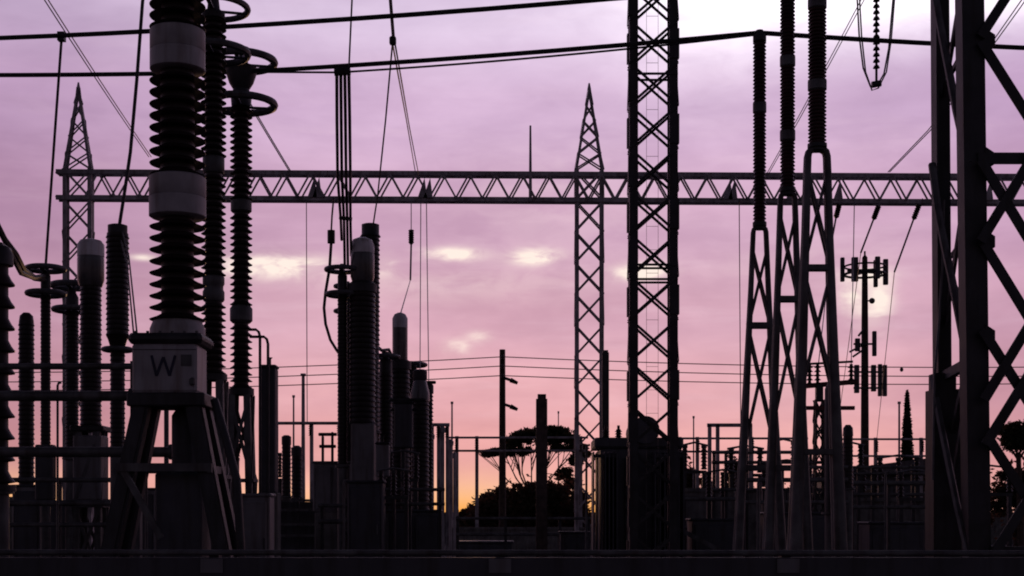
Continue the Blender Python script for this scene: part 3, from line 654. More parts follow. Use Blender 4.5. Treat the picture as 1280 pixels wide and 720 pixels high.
unit('operating_box', 'stepped dark mechanism box bracketed high between the middle columns', 'cabinet', 504, 23.4, [
    ('box','body','cabd',493,516,505,560,16), ('box','bracket','dark',486,533,498,502,8), ('box','bracket','dark',488,533,511,514,8), ('box','lid','dark',491,518,502,505,18), ('cyl','drive_pipe','dark',[(3,660),(3,560)]), ('post',655,4)])
unit('operating_box', 'small grey mechanism box on a thin pedestal by the flat-topped column', 'cabinet', 478, 21.5, [
    ('box','body','cab',470,487,556,596,14), ('box','lid','dark',469,488,553,556,16), ('cyl','vent_stub','dark',[(2,553),(2,545),(3.5,543)]), ('post',596,4)])
wire('jumper_cable', 'short jumper linking the middle columns to the striped cap column', 'cable', [P(470,432,24.5), P(477,438,24.8), P(486,437,25), P(490,445,25.5), P(498,452,26)], .03)
unit('control_cabinet', 'wide low grey cabinet left of the middle columns', 'cabinet', 416, 23, [
    ('box','body','cab',393,440,580,640,30), ('box','roof','cab',391,442,577,580,34), ('box','door','cab',396,416,584,637,2,-16), ('box','door','cab',418,437,584,637,2,-16), ('box','plinth','conc',395,438,640,778,28)])
unit('control_cabinet', 'tall dark cabinet below the middle columns', 'cabinet', 458, 20, [
    ('box','body','cabd',436,480,604,720,30), ('box','roof','cabd',434,482,601,604,34), ('box','door','cabd',439,477,609,716,2,-16), ('box','handle','steel',472,474,655,668,3,-18), ('box','plinth','conc',438,478,720,797,28)])
unit('control_cabinet', 'broad dark cabinet under the grey dome column', 'cabinet', 518, 22, [
    ('box','body','cabd',486,551,640,745,34), ('box','roof','cabd',484,553,637,640,38), ('box','door','cabd',489,517,645,740,2,-18), ('box','door','cabd',520,548,645,740,2,-18), ('box','plinth','conc',488,549,745,783,32)])

# ------------------------------------------------------------------ small equipment in the middle distance
def busframe(label, x0, x1, ys, Y, posts, r=.045, dy=.0, name='busbar_frame'):
    t = thing(name, label, 'busbar', (wx((x0+x1)/2,Y), Y, 0), 'far tubular busbars')
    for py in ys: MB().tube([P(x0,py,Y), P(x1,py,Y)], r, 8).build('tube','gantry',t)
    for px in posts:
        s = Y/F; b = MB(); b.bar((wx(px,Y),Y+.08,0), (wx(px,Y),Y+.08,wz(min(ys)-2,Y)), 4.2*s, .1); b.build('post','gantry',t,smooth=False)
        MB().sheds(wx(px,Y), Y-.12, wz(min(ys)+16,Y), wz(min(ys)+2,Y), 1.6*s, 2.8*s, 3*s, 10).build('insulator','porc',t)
    return t
busframe('far double busbar tube between the thin posts and the wooden pole', 560, 735, (547,563.5), 58, (571,596,726))
busframe('far busbar tube running behind the slim post stands', 845, 1010, (548,564.5), 58, (850,872,940))
busframe('far busbar tube between the antenna pole and the near right tower', 1030, 1180, (549,570), 62, (1045,1095,1152))
busframe('far busbar tube in the gap left of the middle columns', 342, 426, (529,), 40, (345,389,424))
busframe('short busbar tube on the thin posts right of the middle group', 530, 562, (531,), 36, (540,548,559))
t = thing('portal_frame', 'small square-topped portal frame left of the slim posts', 'frame', (wx(905,40), 40, 0))
b = MB()
for px in (887,897): b.bar((wx(px,40),40,0),(wx(px,40),40,wz(531,40)),.1,.1)
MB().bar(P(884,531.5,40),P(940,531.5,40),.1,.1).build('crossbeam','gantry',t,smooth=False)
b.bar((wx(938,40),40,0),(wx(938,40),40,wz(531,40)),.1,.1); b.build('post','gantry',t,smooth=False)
for px, y0, w, Y, lab in ((540,548,4,37,'thin steel post nearest the middle group by the orange glow'),(553,540,5,36,'thicker thin steel post before the orange glow'),(562,556,6,37,'thin steel post touching the orange glow'),
                    (568,572,3,38,'slightest thin steel post at the glow edge')):
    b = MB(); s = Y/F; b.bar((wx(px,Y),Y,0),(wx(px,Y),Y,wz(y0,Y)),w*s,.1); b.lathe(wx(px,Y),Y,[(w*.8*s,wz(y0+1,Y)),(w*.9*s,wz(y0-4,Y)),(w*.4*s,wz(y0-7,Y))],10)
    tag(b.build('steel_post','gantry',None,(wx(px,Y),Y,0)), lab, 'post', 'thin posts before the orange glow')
for px, y0, y1, w, Y, lab in ((367,497,560,2.6,45,'thin mast standing over the busbar tube left of the middle columns'),(379,470,560,5,60,'pale slender pole in the gap left of the middle columns'),(565,505,560,2.5,62,'thin mast over the busbar by the orange glow'),
                          (867,523,560,2,62,'thin mast just right of the tall straight tower'),(1124,505,560,3,60,'thin mast beside the cypress'),(698,517,545,1.6,90,'tiny mast poking above the umbrella pine')):
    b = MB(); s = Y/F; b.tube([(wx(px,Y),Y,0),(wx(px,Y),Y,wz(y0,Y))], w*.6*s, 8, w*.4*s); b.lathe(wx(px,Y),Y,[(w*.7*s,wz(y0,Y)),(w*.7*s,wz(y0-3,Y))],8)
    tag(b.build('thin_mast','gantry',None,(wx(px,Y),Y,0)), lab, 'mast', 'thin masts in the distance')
unit('post_insulator', 'stubby dark post in the gap left of the middle columns', 'insulator', 358, 30, [('cyl','top_cap','dark',[(6,556),(6,546),(3,544)]), ('ins',556,620,5.4,6,5), ('post',620,6)], 'stubby posts in the gap')
unit('post_insulator', 'broader stubby dark post in the gap left of the middle columns', 'insulator', 371, 31, [('cyl','top_cap','dark',[(7,570),(7,560),(3,557)]), ('ins',570,622,6.3,7,5), ('post',622,7)], 'stubby posts in the gap')
unit('disconnect_switch', 'small switch frame with two uprights left of the middle columns', 'switch', 409, 33, [('box','upright','dark',402,405,545,620,6), ('box','upright','dark',414,417,540,620,6), ('box','blade','dark',398,421,541,545,5), ('box','blade','dark',399,420,556,560,5), ('post',600,5)])
t = thing('switch_stand', 'lattice switch stand with red crossbars half hidden behind the largest slim post stand', 'switch', (wx(1024,33), 33, 0)); s = 33/F
b = MB(); lattice([b]*4, b, wx(1024,33), 33, 0, wz(500,33), 16*s, 12*s, 2.6*s, 2*s, 9); b.build('lattice_column','dark',t)
MB().bar(P(1002,483,33),P(1072,477,33),.11,.1).build('crossbar','red',t,smooth=False); MB().bar(P(1006,510,32.9),P(1068,510,32.9),.09,.1).build('crossbar','red',t,smooth=False)
for px in (1012,1022,1064): MB().sheds(wx(px,33),33,wz(481,33),wz(455,33),2*s,4.5*s,5*s,10).build('insulator','porc',t)
MB().bar(P(1009,455,33),P(1066,452,33),.05,.05).build('blade','dark',t,smooth=False); MB().bar((wx(1024,33),33,wz(502,33)),(wx(1024,33),33,wz(481,33)),.16,.16).build('column_head','dark',t,smooth=False)
unit('post_insulator', 'round-topped dark post right of the largest slim post stand', 'insulator', 1060, 26, [('cyl','top_cap','dark',[(6.5,545),(6,535),(3,531)]), ('ins',545,610,5.9,6.5,5), ('post',610,6)])
unit('cable_sealing_end', 'dark upright housing hugging the right leg of the largest slim post stand', 'housing', 1040, 15, [('cyl','sleeve','dark',[(9,640),(9,486),(6,480),(3,478)]), ('post',640,9)])

# ------------------------------------------------------------------ poles and lines
Y = 60.; s = Y/F
t = thing('wooden_pole', 'dark wooden utility pole with two brackets, carrying the thin lines', 'utility pole', (wx(628,Y),Y,0))
MB().lathe(wx(628,Y),Y,[(4.8*s,-.2),(3.6*s,wz(437,Y))],12).build('pole','wood',t)
for py in (475,508):
    MB().bar(P(629,py-3,Y-.1),P(644,py+2,Y-.15),3.5*s,.08).build('bracket','dark',t,smooth=False)
    MB().tube([P(638,py,Y-.15),P(647,py+4,Y-.15)],3.2*s,10,2*s).build('insulator','porc',t)
for k, py in enumerate((446,457.5,469.5)): MB().lathe(wx(628,Y)-.0,Y-.16,[(1.6*s,wz(py+4,Y)),(2.4*s,wz(py+1,Y)),(1*s,wz(py-2,Y))],8).build('line_insulator','porc',t)
for k, (ya, yb, yc, lab) in enumerate(((462,446,449,'topmost of three thin power lines crossing low in the sky'),(474,457.5,460,'middle of three thin power lines crossing low in the sky'),(484,469.5,468,'lowest of three thin power lines crossing low in the sky'))):
    wire('power_line', lab, 'power line', sag(P(-350,ya,Y),P(628,yb,Y-.16),.35)[:-1]+sag(P(628,yb,Y-.16),P(1700,yc,Y),.4), .022, group='three thin power lines')
b = MB(); c = P(1127,462,Y-.05); b.lathe(c.x,c.y,[(.03,c.z-.09),(.075,c.z-.04),(.075,c.z+.04),(.03,c.z+.09)],10); tag(b.build('line_marker','dark',None,c),'small dark marker on a power line left of the near right tower','marker')
t = thing('square_post', 'thick square brown post with a cap, right of the wooden pole', 'post', (wx(677,34),34,0)); s = 34/F
MB().box(wx(670,34),wx(684,34),33.87,34.13,-.1,wz(499,34)).build('shaft','post',t,smooth=False); MB().box(wx(672,34),wx(682.5,34),33.9,34.1,wz(499,34),wz(493,34)).build('cap','post',t,smooth=False)
t = thing('square_post', 'dark post standing tight against the right gantry column', 'post', (wx(757,40),40,0))
MB().box(wx(752.5,40),wx(761,40),39.9,40.1,-.1,wz(441,40)).build('shaft','dark',t,smooth=False); MB().box(wx(753.5,40),wx(760,40),39.92,40.08,wz(441,40),wz(438,40)).build('cap','dark',t,smooth=False)

# ------------------------------------------------------------------ antenna pole
Y = 70.; s = Y/F
t = thing('antenna_mast', 'telecom mast with two rows of panel antennas, in front of the bright cloud', 'antenna mast', (wx(1081,Y),Y,0))
MB().lathe(wx(1081,Y),Y,[(6*s,-.2),(4.2*s,wz(400,Y)),(3.4*s,wz(322,Y)),(1.2*s,wz(319,Y)),(1.2*s,wz(314,Y))],14).build('pole','wood',t)
b = MB(); b.ring(wx(1081,Y),Y,wz(343,Y),25*s,1.6*s,24,6); b.ring(wx(1081,Y),Y,wz(333,Y),25*s,1.2*s,24,6)
for j in range(4): an = R(20+90*j); b.bar((wx(1081,Y),Y,wz(340,Y)),(wx(1081,Y)+25*s*math.cos(an),Y+25*s*math.sin(an),wz(340,Y)),.1,.1,(0,0,1))
b.build('platform','dark',t)
for j, (px, y0, y1, w) in enumerate(((1053,322,352,5),(1064,325,355,8),(1072,322,348,3),(1091,325,352,6),(1099,322,356,5),(1107,324,356,6))):
    dy = math.sqrt(max(0,25**2-(px-1081)**2))*s*(-1 if j % 2 else 1)
    MB().box(wx(px-w/2,Y),wx(px+w/2,Y),Y+dy-.1,Y+dy+.1,wz(y1,Y),wz(y0,Y),.03).build('panel_antenna','cabd',t,smooth=False)
for px, y0, y1, w in ((1069,457,492,6),(1090,457,490,6),(1098,456,496,5),(1104,457,496,5),(1091,415,446,5),(1070,424,440,6)):
    MB().box(wx(px-w/2,Y),wx(px+w/2,Y),Y-.4,Y-.2,wz(y1,Y),wz(y0,Y),.03).build('panel_antenna','cabd',t,smooth=False)
b = MB()
for py in (465,485,430): b.bar(P(1067,py,Y-.3),P(1106 if py != 430 else 1092,py,Y-.3),.09,.09)
for px, py in ((1066,446),(1073,420),(1062,440)): b.bar(P(px,py,Y-.2),P(1081,py-10,Y-.2),.1,.1)
b.build('bracket','dark',t,smooth=False)
b = MB(); c = P(1090,376,Y-.3); b.tube([c,c+Vector((.0,-.25,0))],  .15,14,.08); b.bar(c,P(1081,376,Y),.06,.06); b.build('dish','cabd',t)

# ------------------------------------------------------------------ power transformer and buildings
Y = 30.; s = Y/F
t = thing('power_transformer', 'bulky dark transformer with a round tank end at the foot of the tall straight tower', 'transformer', (wx(792,Y),Y,0))
MB().box(wx(748,Y),wx(845,Y),Y-.6,Y+.7,.25,wz(562,Y),.04).build('tank','cabd',t,smooth=False)
MB().box(wx(741,Y),wx(850,Y),Y-.65,Y+.75,wz(561.8,Y),wz(549,Y),.04).build('lid','cabd',t,smooth=False)
c = P(803,540,Y)
MB().tube([c+Vector((0,-.75,0)),c+Vector((0,-.7,0)),c+Vector((0,.75,0)),c+Vector((0,.8,0))],17*s,24).build('conservator','cabd',t)
b = MB()
for px in (798,808): b.bar((wx(px,Y),Y-.4,wz(549,Y)),(wx(px,Y),Y-.4,wz(540,Y)),.06,.3)
b.build('conservator_bracket','dark',t,smooth=False)
for x0, x1 in ((738,766),(812,846)):
    b = MB(); n_ = 7
    for j in range(n_):
        xx_ = x0+(x1-x0)*j/(n_-1); b.box(wx(xx_,Y)-.014,wx(xx_,Y)+.014,Y-1.25,Y-.62,.45,wz(568,Y))
    b.box(wx(x0,Y),wx(x1,Y),Y-1.2,Y-1.12,wz(575,Y),wz(571,Y)); b.box(wx(x0,Y),wx(x1,Y),Y-1.2,Y-1.12,.5,.58)
    b.build('radiator','cabd',t,smooth=False)
for px in (758,774):
    b = MB(); b.sheds(wx(px,Y),Y+.2,wz(549,Y),wz(536,Y),3*s,5*s,3.5*s,12); b.tube([(wx(px,Y),Y+.2,wz(536,Y)),(wx(px,Y),Y+.2,wz(531,Y))],.03,8); b.build('bushing','porc',t)
b = MB()
for px in (783,824): b.tube([P(px,572,Y-.66),P(px,640,Y-.66),(wx(px,Y),Y-.66,.3)],.035,8)
b.build('pipe','steel',t)
MB().box(wx(742,Y),wx(850,Y),Y-.9,Y+.9,-.05,.25).build('plinth','conc',t,smooth=False)

Y = 45.; s = Y/F
t = thing('control_building', 'low dark control building with a sloping roof beside the antenna mast', 'building', (wx(1105,Y),Y,0))
x0, x1 = wx(1062,Y), wx(1150,Y)
MB().box(x0,x1,Y,Y+5,0,wz(594,Y)).build('wall','cabd',t,smooth=False)
za, zb, zc = wz(594,Y)+.004, wz(586,Y), wz(573,Y)
MB().add([(x0-.2,Y-.3,za),(x1+.2,Y-.3,za),(x1+.2,Y+5.2,za),(x0-.2,Y+5.2,za),(x0-.2,Y-.3,zb),(x1+.2,Y-.3,zc),(x1+.2,Y+5.2,zc),(x0-.2,Y+5.2,zb)],[(3,2,1,0),(4,5,6,7),(0,1,5,4),(1,2,6,5),(2,3,7,6),(3,0,4,7)]).build('roof','roof',t,smooth=False)
d = MB().box(wx(1118,Y),wx(1134,Y),Y-.05,Y-.002,.05,wz(606,Y)).build('door','cabd',t,smooth=False); MB().box(wx(1131,Y),wx(1132.4,Y),Y-.09,Y-.052,1.0,1.15).build('handle','steel',d,smooth=False)
w_ = MB().box(wx(1076,Y),wx(1100,Y),Y-.04,Y-.002,wz(640,Y),wz(610,Y)).build('window','steel',t,smooth=False); MB().box(wx(1078,Y),wx(1098,Y),Y-.05,Y-.042,wz(638,Y),wz(612,Y)).build('pane','glass',w_,smooth=False)
def slab(name, label, cat, x0, x1, yt, Y, th=.25, m='conc', cap=True):
    t = thing(name, label, cat, (wx((x0+x1)/2,Y),Y,0))
    MB().box(wx(x0,Y),wx(x1,Y),Y,Y+th,-.1,wz(yt,Y)-.1).build('wall',m,t,smooth=False)
    MB().box(wx(x0,Y)-.03,wx(x1,Y)+.03,Y-.06,Y+th+.06,wz(yt,Y)-.1,wz(yt,Y)).build('coping','conc',t,smooth=False)
    return t
slab('blast_wall', 'long low concrete wall right of the bulky transformer, pale along its top', 'wall', 850, 1010, 610, 38)
slab('low_wall', 'low concrete wall below the scrub under the umbrella pine', 'wall', 560, 745, 659, 55)
slab('blast_wall', 'concrete wall at far left behind the columns', 'wall', -200, 62, 621, 30)
slab('blast_wall', 'concrete wall behind the legs of the huge insulator', 'wall', 120, 346, 624, 32)
slab('blast_wall', 'dark wall right of the largest slim post stand, ahead of the control building', 'wall', 1012, 1165, 622, 36)
t = thing('perimeter_wall', 'long perimeter wall along the horizon behind everything', 'wall', (0,95,0))
MB().box(-75,75,95,95.25,-.2,2.0).build('wall','conc',t,smooth=False); MB().box(-75.1,75.1,94.92,95.33,2.0,2.12).build('coping','conc',t,smooth=False)
# slatted steel rack in the gap
Y = 28.; s = Y/F
t = thing('steel_rack', 'low rack of horizontal steel slats in the gap left of the middle columns', 'rack', (wx(370,Y),Y,0))
for py in (624,636,654,668): MB().box(wx(344,Y),wx(398,Y),Y-.04,Y+.04,wz(py+3,Y),wz(py,Y)).build('slat','steel',t,smooth=False)
for px in (346,372,396): MB().box(wx(px-1.5,Y),wx(px+1.5,Y),Y+.042,Y+.1,0,wz(622,Y)).build('post','dark',t,smooth=False)
MB().box(wx(344,Y),wx(400,Y),Y+.3,Y+.9,0,wz(627,Y)).build('bin','cabd',t,smooth=False)
for px0, px1, yt, Y, lab in ((20,56,606,19,'small cabinet under the slender rounded post at far left'),(62,104,628,21,'low dark cabinet under the flat-ringed posts at far left'),(163,198,610,14,'grey cabinet glimpsed between the legs of the huge insulator'),(128,152,632,20,'dark cabinet behind the left leg of the huge insulator'),
                           (572,640,676,44,'flat low cabinet below the scrub'),(700,736,664,33,'low cabinet left of the bulky transformer'),(862,925,648,30,'wide cabinet in front of the long low wall'),(955,1040,640,26,'dark cabinet between the slim post stands'),(1080,1150,652,30,'dark cabinet before the control building')):
    zt_ = wz(yt,Y); s = Y/F
    yb = HY+EYE/s
    unit('control_cabinet', lab, 'cabinet', (px0+px1)/2, Y, [('box','body','cabd' if yt > 612 else 'cab',px0,px1,yt+3,yb-6,(px1-px0)*.8), ('box','roof','cabd',px0-2,px1+2,yt,yt+3,(px1-px0)*.85),
        ('box','door','cabd',px0+3,px1-3,yt+8,yb-14,2,-(px1-px0)*.4-.6), ('box','plinth','conc',px0+2,px1-2,yb-6,yb+1,(px1-px0)*.75)])
b = MB(); b.bar(P(846,660,29),P(900,688,29),.09,.06); tag(b.build('leaning_strut','steel',None,P(846,660,29)), 'pale slanting strut low beside the bulky transformer', 'strut')

# ------------------------------------------------------------------ more yard clutter
def switch(label, px0, px1, yt, Y, n=2, r=4.5, arm=True):
    t = thing('disconnect_switch', label, 'switch', (wx((px0+px1)/2,Y),Y,0), 'low switches of the yard'); s = Y/F
    MB().bar(P(px0-3,yt+34,Y), P(px1+3,yt+34,Y), 4*s, .12, (0,1,0)).build('base_beam', 'dark', t, smooth=False)
    for k in range(n):
        px = px0+(px1-px0)*k/(n-1); X = wx(px,Y)
        MB().sheds(X, Y, wz(yt+31,Y), wz(yt+4,Y), r*.62*s, r*s, 4.2*s, 12).build('insulator', 'porc', t)
        MB().lathe(X, Y, [(r*.8*s,wz(yt+4,Y)),(r*.8*s,wz(yt,Y))], 12).build('terminal', 'dark', t)
        MB().bar((X,Y+.02,0), (X,Y+.02,wz(yt+36,Y)), 4.5*s, .12, (0,1,0)).build('leg', 'dark', t, smooth=False)
    if arm: MB().tube([P(px0-5,yt+1,Y), P((px0+px1)/2,yt-3,Y), P(px1+5,yt+1,Y)], 1.3*s, 8).build('blade', 'alu', t)
    MB().tube([P((px0+px1)/2,yt+36,Y-.08), (wx((px0+px1)/2,Y-.08),Y-.08,.4)], 1.2*s, 8).build('drive_rod', 'dark', t)
switch('low switch with thin blade just right of the bulky transformer', 856, 880, 556, 46)
switch('low switch behind the smallest slim post stand', 914, 950, 560, 44, 3)
switch('low switch glimpsed between the middle and largest slim post stands', 966, 992, 552, 40)
switch('low switch between the largest slim post stand and the antenna mast', 1052, 1076, 556, 38, 2)
switch('low switch in front of the control building, left of the near right tower', 1100, 1146, 572, 37, 3)
switch('low switch behind the huge insulator, half hidden by its legs', 268, 296, 540, 27)
switch('low switch in the gap beside the stubby posts', 346, 350, 566, 36, 2, 3, False)
switch('low switch seen through the near right tower bracing', 1196, 1262, 584, 34, 3)
def ladder_frame(label, x0, x1, rails, Y, posts, m='dark'):
    t = thing('pipe_rack', label, 'pipe rack', (wx((x0+x1)/2,Y),Y,0), 'low pipe racks of the yard'); s = Y/F
    for py, r in rails: MB().tube([P(x0,py,Y), P(x1,py,Y)], r*s, 10).build('pipe', 'steel', t)
    for px in posts: MB().bar((wx(px,Y),Y+.08,0), (wx(px,Y),Y+.08,wz(rails[0][0]-3,Y)), 3.5*s, .07).build('post', m, t, smooth=False)
ladder_frame('low pipe rack under the three horizontal pipes at far left', -60, 166, ((600,3.2),(629,4),(656,3)), 16.5, (-30,72,140))
ladder_frame('low pipe rack left of the middle columns, below the grey cabinet', 398, 470, ((632,2.6),(652,3)), 21, (402,436,466))
ladder_frame('low pipe rack below the striped cap column', 472, 556, ((612,2.2),(630,2.2)), 20.5, (476,512,550))
ladder_frame('low pipe rack between the slim post stands', 925, 1060, ((584,2.2),(600,3),(628,2.6)), 23, (930,978,1056))
ladder_frame('low pipe rack before the control building', 1058, 1166, ((604,3),(634,2.4)), 27, (1066,1112,1160))
ladder_frame('low pipe rack right of the bulky transformer', 850, 930, ((624,2.4),(660,2.6)), 31, (856,892,926))
switch('low switch nearest the left leg of the smallest slim post stand', 886, 922, 590, 35, 3)
switch('low switch tucked under the crossbars of the middle slim post stand', 955, 1012, 578, 32, 4)
switch('low switch at the foot of the antenna mast', 1064, 1094, 588, 40, 3)
switch('low switch beside the left leg of the near right tower', 1126, 1160, 590, 30, 2)
switch('low switch just left of the grey dome column', 476, 508, 588, 20.2, 3)
switch('low switch right under the striped cap, ahead of its column', 488, 520, 566, 22.6, 2)
ladder_frame('tall thin pipe rack behind the slim post stands', 890, 1052, ((566,1.6),(578,2.2),(612,2.2)), 34, (893,908,934,962,1000,1014,1050))
ladder_frame('tall thin pipe rack behind the antenna mast foot', 1056, 1164, ((584,1.8),(592,1.6),(618,2.2)), 33, (1060,1074,1092,1124,1142,1162))
ladder_frame('low pipe rack along the scrub', 566, 740, ((648,1.8),(668,2)), 40, (572,632,700,736))
for px, yt, w, Y, lab in ((72,478,3,15,'thin upright pipe beside the flat-ringed post at far left'),(183,486,3.4,13.6,'thin upright pipe left of the W box legs'),(208,500,6,14,'upright pipe seen between the legs under the W box'),(1107,590,3,26,'thin upright pipe before the control building'),
                        (733,556,3,28,'thin upright pipe on the left side of the bulky transformer'),(948,600,4,20,'thin upright pipe between the two smaller slim post stands'),(430,600,3,19,'thin upright pipe below the middle columns')):
    b = MB(); s = Y/F; X = wx(px,Y); b.tube([(X,Y,0),(X,Y,wz(yt+4,Y)),(X+.01,Y,wz(yt+1,Y)),(X+w*1.5*s,Y,wz(yt,Y))], w*.5*s, 10)
    tag(b.build('upright_pipe','steel',None,(X,Y,0)), lab, 'pipe', 'thin upright pipes')
# ------------------------------------------------------------------ guard rail
Y = 8.2; s = Y/F
t = thing('guard_rail', 'long dark steel rail across the bottom of the whole picture', 'rail', (0,Y,0))
MB().tube([P(-700,690,Y),P(1980,692,Y)],3.6*s,12).build('top_tube','steel',t)
MB().box(wx(-700,Y),wx(1980,Y),Y+.0,Y+.05,wz(740,Y),wz(697,Y)).build('board','cabd',t,smooth=False)
for k in range(8):
    px = -455+k*360; MB().box(wx(px-6,Y),wx(px+6,Y),Y+.052,Y+.14,-.1,wz(693,Y)).build('post','dark',t,smooth=False)
    MB().box(wx(px-14,Y),wx(px+14,Y),Y-.012,Y-.003,wz(716,Y),wz(698.5,Y)).build('bracket_plate','cab',t,smooth=False)

# ------------------------------------------------------------------ trees
def leaves(mb, cx, cy, cz, rx, ry, rz, n, size, shell=.45):
    for _ in range(n):
        while True:
            u = Vector((random.uniform(-1,1),random.uniform(-1,1),random.uniform(-1,1)))
            if shell**2 < u.length_squared <= 1: break
        c = Vector((cx+u.x*rx, cy+u.y*ry, cz+u.z*rz)); sz = size*random.uniform(.5,1.3)
        a = Vector((random.gauss(0,1),random.gauss(0,1),random.gauss(0,.6))).normalized(); b = a.cross(Vector((random.gauss(0,1),random.gauss(0,1),random.gauss(0,1)))).normalized()
        mb.add([c-a*sz, c+b*sz*.45, c+a*sz, c-b*sz*.45], [(0,1,2,3)])
def clumps(mb, cx, cy, cz, rx, ry, rz, k, n, size, cr):
    leaves(mb, cx, cy, cz, rx*1.12+cr, ry+cr, rz*1.15+cr*.8, k*7, size*.9, .3)
    for _ in range(k):
        while True:
            u = Vector((random.uniform(-1,1),random.uniform(-1,1),random.uniform(-1,1)))
            if u.length_squared <= 1: break
        f = random.uniform(.6,1.25)
        leaves(mb, cx+u.x*rx, cy+u.y*ry, cz+u.z*rz, cr*f, cr*f, cr*f*.75, n, size, .2)
Y = 88.; s = Y/F
t = thing('umbrella_pine', 'wide flat-topped umbrella pine behind the wooden pole and square post', 'tree', (wx(668,Y),Y,0))
tr = MB(); base = Vector((wx(668,Y),Y,0)); fork = Vector((wx(664,Y),Y,wz(622,Y)))
tr.tube([base, base.lerp(fork,.5)+Vector((.1,0,0)), fork], .32, 10, .24)
for px, py in ((612,566),(628,562),(640,552),(652,548),(663,545),(676,545),(690,545),(704,550),(716,560),(646,560)):
    q = P(px,py,Y+random.uniform(-1.5,1.5)); m_ = fork.lerp(q,.5)+Vector((random.uniform(-.3,.3),0,-.3)); tr.tube([fork,m_,q],.06,6,.025)
    for _ in range(3): tr.tube([m_.lerp(q,random.uniform(0,.6)),q+Vector((random.uniform(-1,1),0,random.uniform(-.1,.3)))],.03,5,.012)
tr.build('trunk','bark',t)
cr_ = MB()
for px, py, rx, rz in ((640,552,14,5),(657,543,16,5),(677,540,20,5),(697,541,20,5),(712,549,16,6),(722,560,12,8),(612,567,13,3.2),(632,566,14,4),(655,564,14,4),(700,560,12,4),(668,548,26,7),(720,575,7,8),(705,592,9,8),(715,605,10,8),(648,546,12,5),(692,537,18,2.5),(668,541,24,4),(705,545,16,8),(683,550,20,5),(728,568,8,8),(640,558,16,4),(620,564,10,2.6)):
    clumps(cr_, wx(px,Y), Y, wz(py,Y), rx*s*.8, 1.6, rz*s*.7, 15, 80, .14, rz*s*.45+.1)
cr_.build('crown','leaf',t)
def bush(name, label, px, Y, rx, yt, n=26, m='bush', size=.2, group=None, ys=.9):
    s = Y/F; t = thing(name, label, 'bush' if name != 'tree' else 'tree', (wx(px,Y),Y,0), group)
    h = wz(yt,Y); b = MB()
    for j in range(4): b.tube([(wx(px,Y)+random.uniform(-.2,.2),Y,0),(wx(px,Y)+random.uniform(-.5,.5)*rx*s,Y+random.uniform(-.4,.4),h*.6)],.09,6,.03)
    b.build('trunk','bark',t)
    c = MB(); clumps(c, wx(px,Y), Y, h*.52, rx*s*.85, rx*s*.5, h*.40, n, 90, size, min(h*.22, rx*s*.35)); clumps(c, wx(px,Y), Y, h*.66, rx*s*.5, rx*s*.4, h*.24, n//2, 80, size, min(h*.18, rx*s*.3))
    c.build('crown',m,t)
G = 'scrub along the horizon'
for px, Y, rx, yt, lab in ((604,76,22,622,'nearer scrub bush at the left foot of the pine'),(630,77,26,604,'nearer scrub bush in front of the wooden pole'),(660,76,28,600,'nearer scrub bush just left of the square post'),(694,77,26,594,'nearer scrub bush just right of the square post'),(722,76,18,606,'nearer scrub bush before the right gantry column')):
    bush('scrub_bush', lab, px, Y, rx, yt, 34, 'bush', .17, group=G)
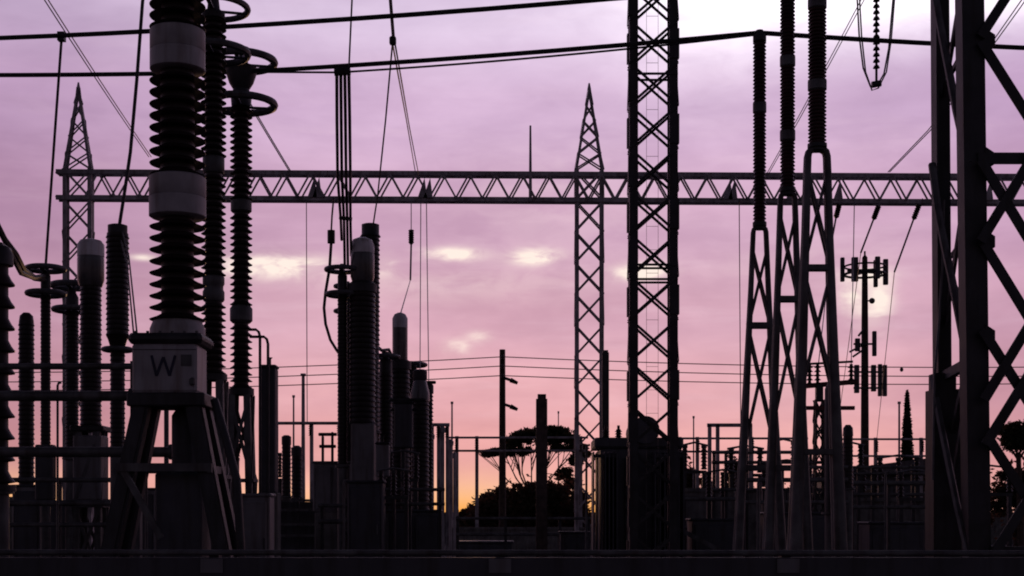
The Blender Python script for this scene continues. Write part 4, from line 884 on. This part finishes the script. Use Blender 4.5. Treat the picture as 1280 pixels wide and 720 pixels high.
for px, Y, rx, yt, lab in ((592,80,22,630,'lowest scrub bush beside the orange glow'),(614,82,24,612,'scrub bush left of the wooden pole, rising towards the pine'),(640,84,24,606,'dense scrub bush between wooden pole and square post'),(668,83,22,607,'scrub bush behind the square post'),
                        (700,85,24,600,'scrub bush with glowing gaps left of the right gantry column'),(726,80,14,630,'small scrub bush at the foot of the right gantry column'),(856,84,20,570,'scrub bush right of the tall straight tower'),(884,86,18,590,'low scrub bush under the portal frame'),
                        (918,84,20,562,'taller scrub tree behind the smallest slim post stand'),(1160,84,22,580,'scrub bush behind the near right tower'),(1215,80,26,576,'scrub bush seen through the near right tower'),(-10,86,26,628,'scrub bush at the far left edge'),
                        (250,86,30,612,'scrub bush behind the huge insulator legs'),(500,84,30,606,'scrub bush behind the middle columns'),(790,84,26,600,'scrub bush behind the bulky transformer'),(1000,86,26,600,'scrub bush behind the slim post stands'),(1270,84,34,570,'scrub bush below the round tree at the right edge')):
    bush('scrub_bush', lab, px, Y, rx, yt, group=G)
Y = 78.; s = Y/F
t = thing('round_tree', 'round-crowned tree at the right picture edge behind the tower bracing', 'tree', (wx(1276,Y),Y,0))
b = MB(); b.tube([(wx(1276,Y),Y,0),(wx(1273,Y),Y,wz(565,Y))],.2,8,.14)
for px, py in ((1258,552),(1266,545),(1280,542),(1290,550)): b.tube([P(1273,575,Y),P(px,py,Y+random.uniform(-.5,.5))],.08,6,.03)
b.build('trunk','bark',t)
c = MB(); clumps(c, wx(1276,Y), Y, wz(546,Y), 24*s, 14*s, 14*s, 70, 100, .17, 8*s); c.build('crown','leaf',t)
Y = 86.; s = Y/F
t = thing('cypress_tree', 'narrow pointed cypress just left of the near right tower', 'tree', (wx(1134,Y),Y,0))
MB().tube([(wx(1134,Y),Y,0),(wx(1134,Y),Y,wz(520,Y))],.14,8,.04).build('trunk','bark',t)
c = MB()
for k in range(9000):
    f = random.random()**1.15; py = 640-f*148; rr = (12.5*(1-f)**.75+.7)*s*random.uniform(.85,1.05)
    leaves(c, wx(1134,Y), Y, wz(py,Y), rr, rr, .25, 1, .12, .1)
c.build('crown','cyp',t)

# ------------------------------------------------------------------ camera and view
cd = bpy.data.cameras.new('camera'); co = bpy.data.objects.new('camera', cd); C.objects.link(co)
co.location = (0,0,EYE); co.rotation_euler = (R(90),0,0)
cd.sensor_width = 36; cd.lens = F/1280*36; cd.shift_y = (HY-360)/1280; cd.clip_end = 6000; cd.clip_start = .05
sc = bpy.context.scene; sc.camera = co
sc.view_settings.view_transform = 'Standard'; sc.view_settings.look = 'None'; sc.view_settings.exposure = 0; sc.view_settings.gamma = 1
sc.cycles.max_bounces = 5; sc.cycles.filter_width = 1.9; sc.cycles.use_denoising = True
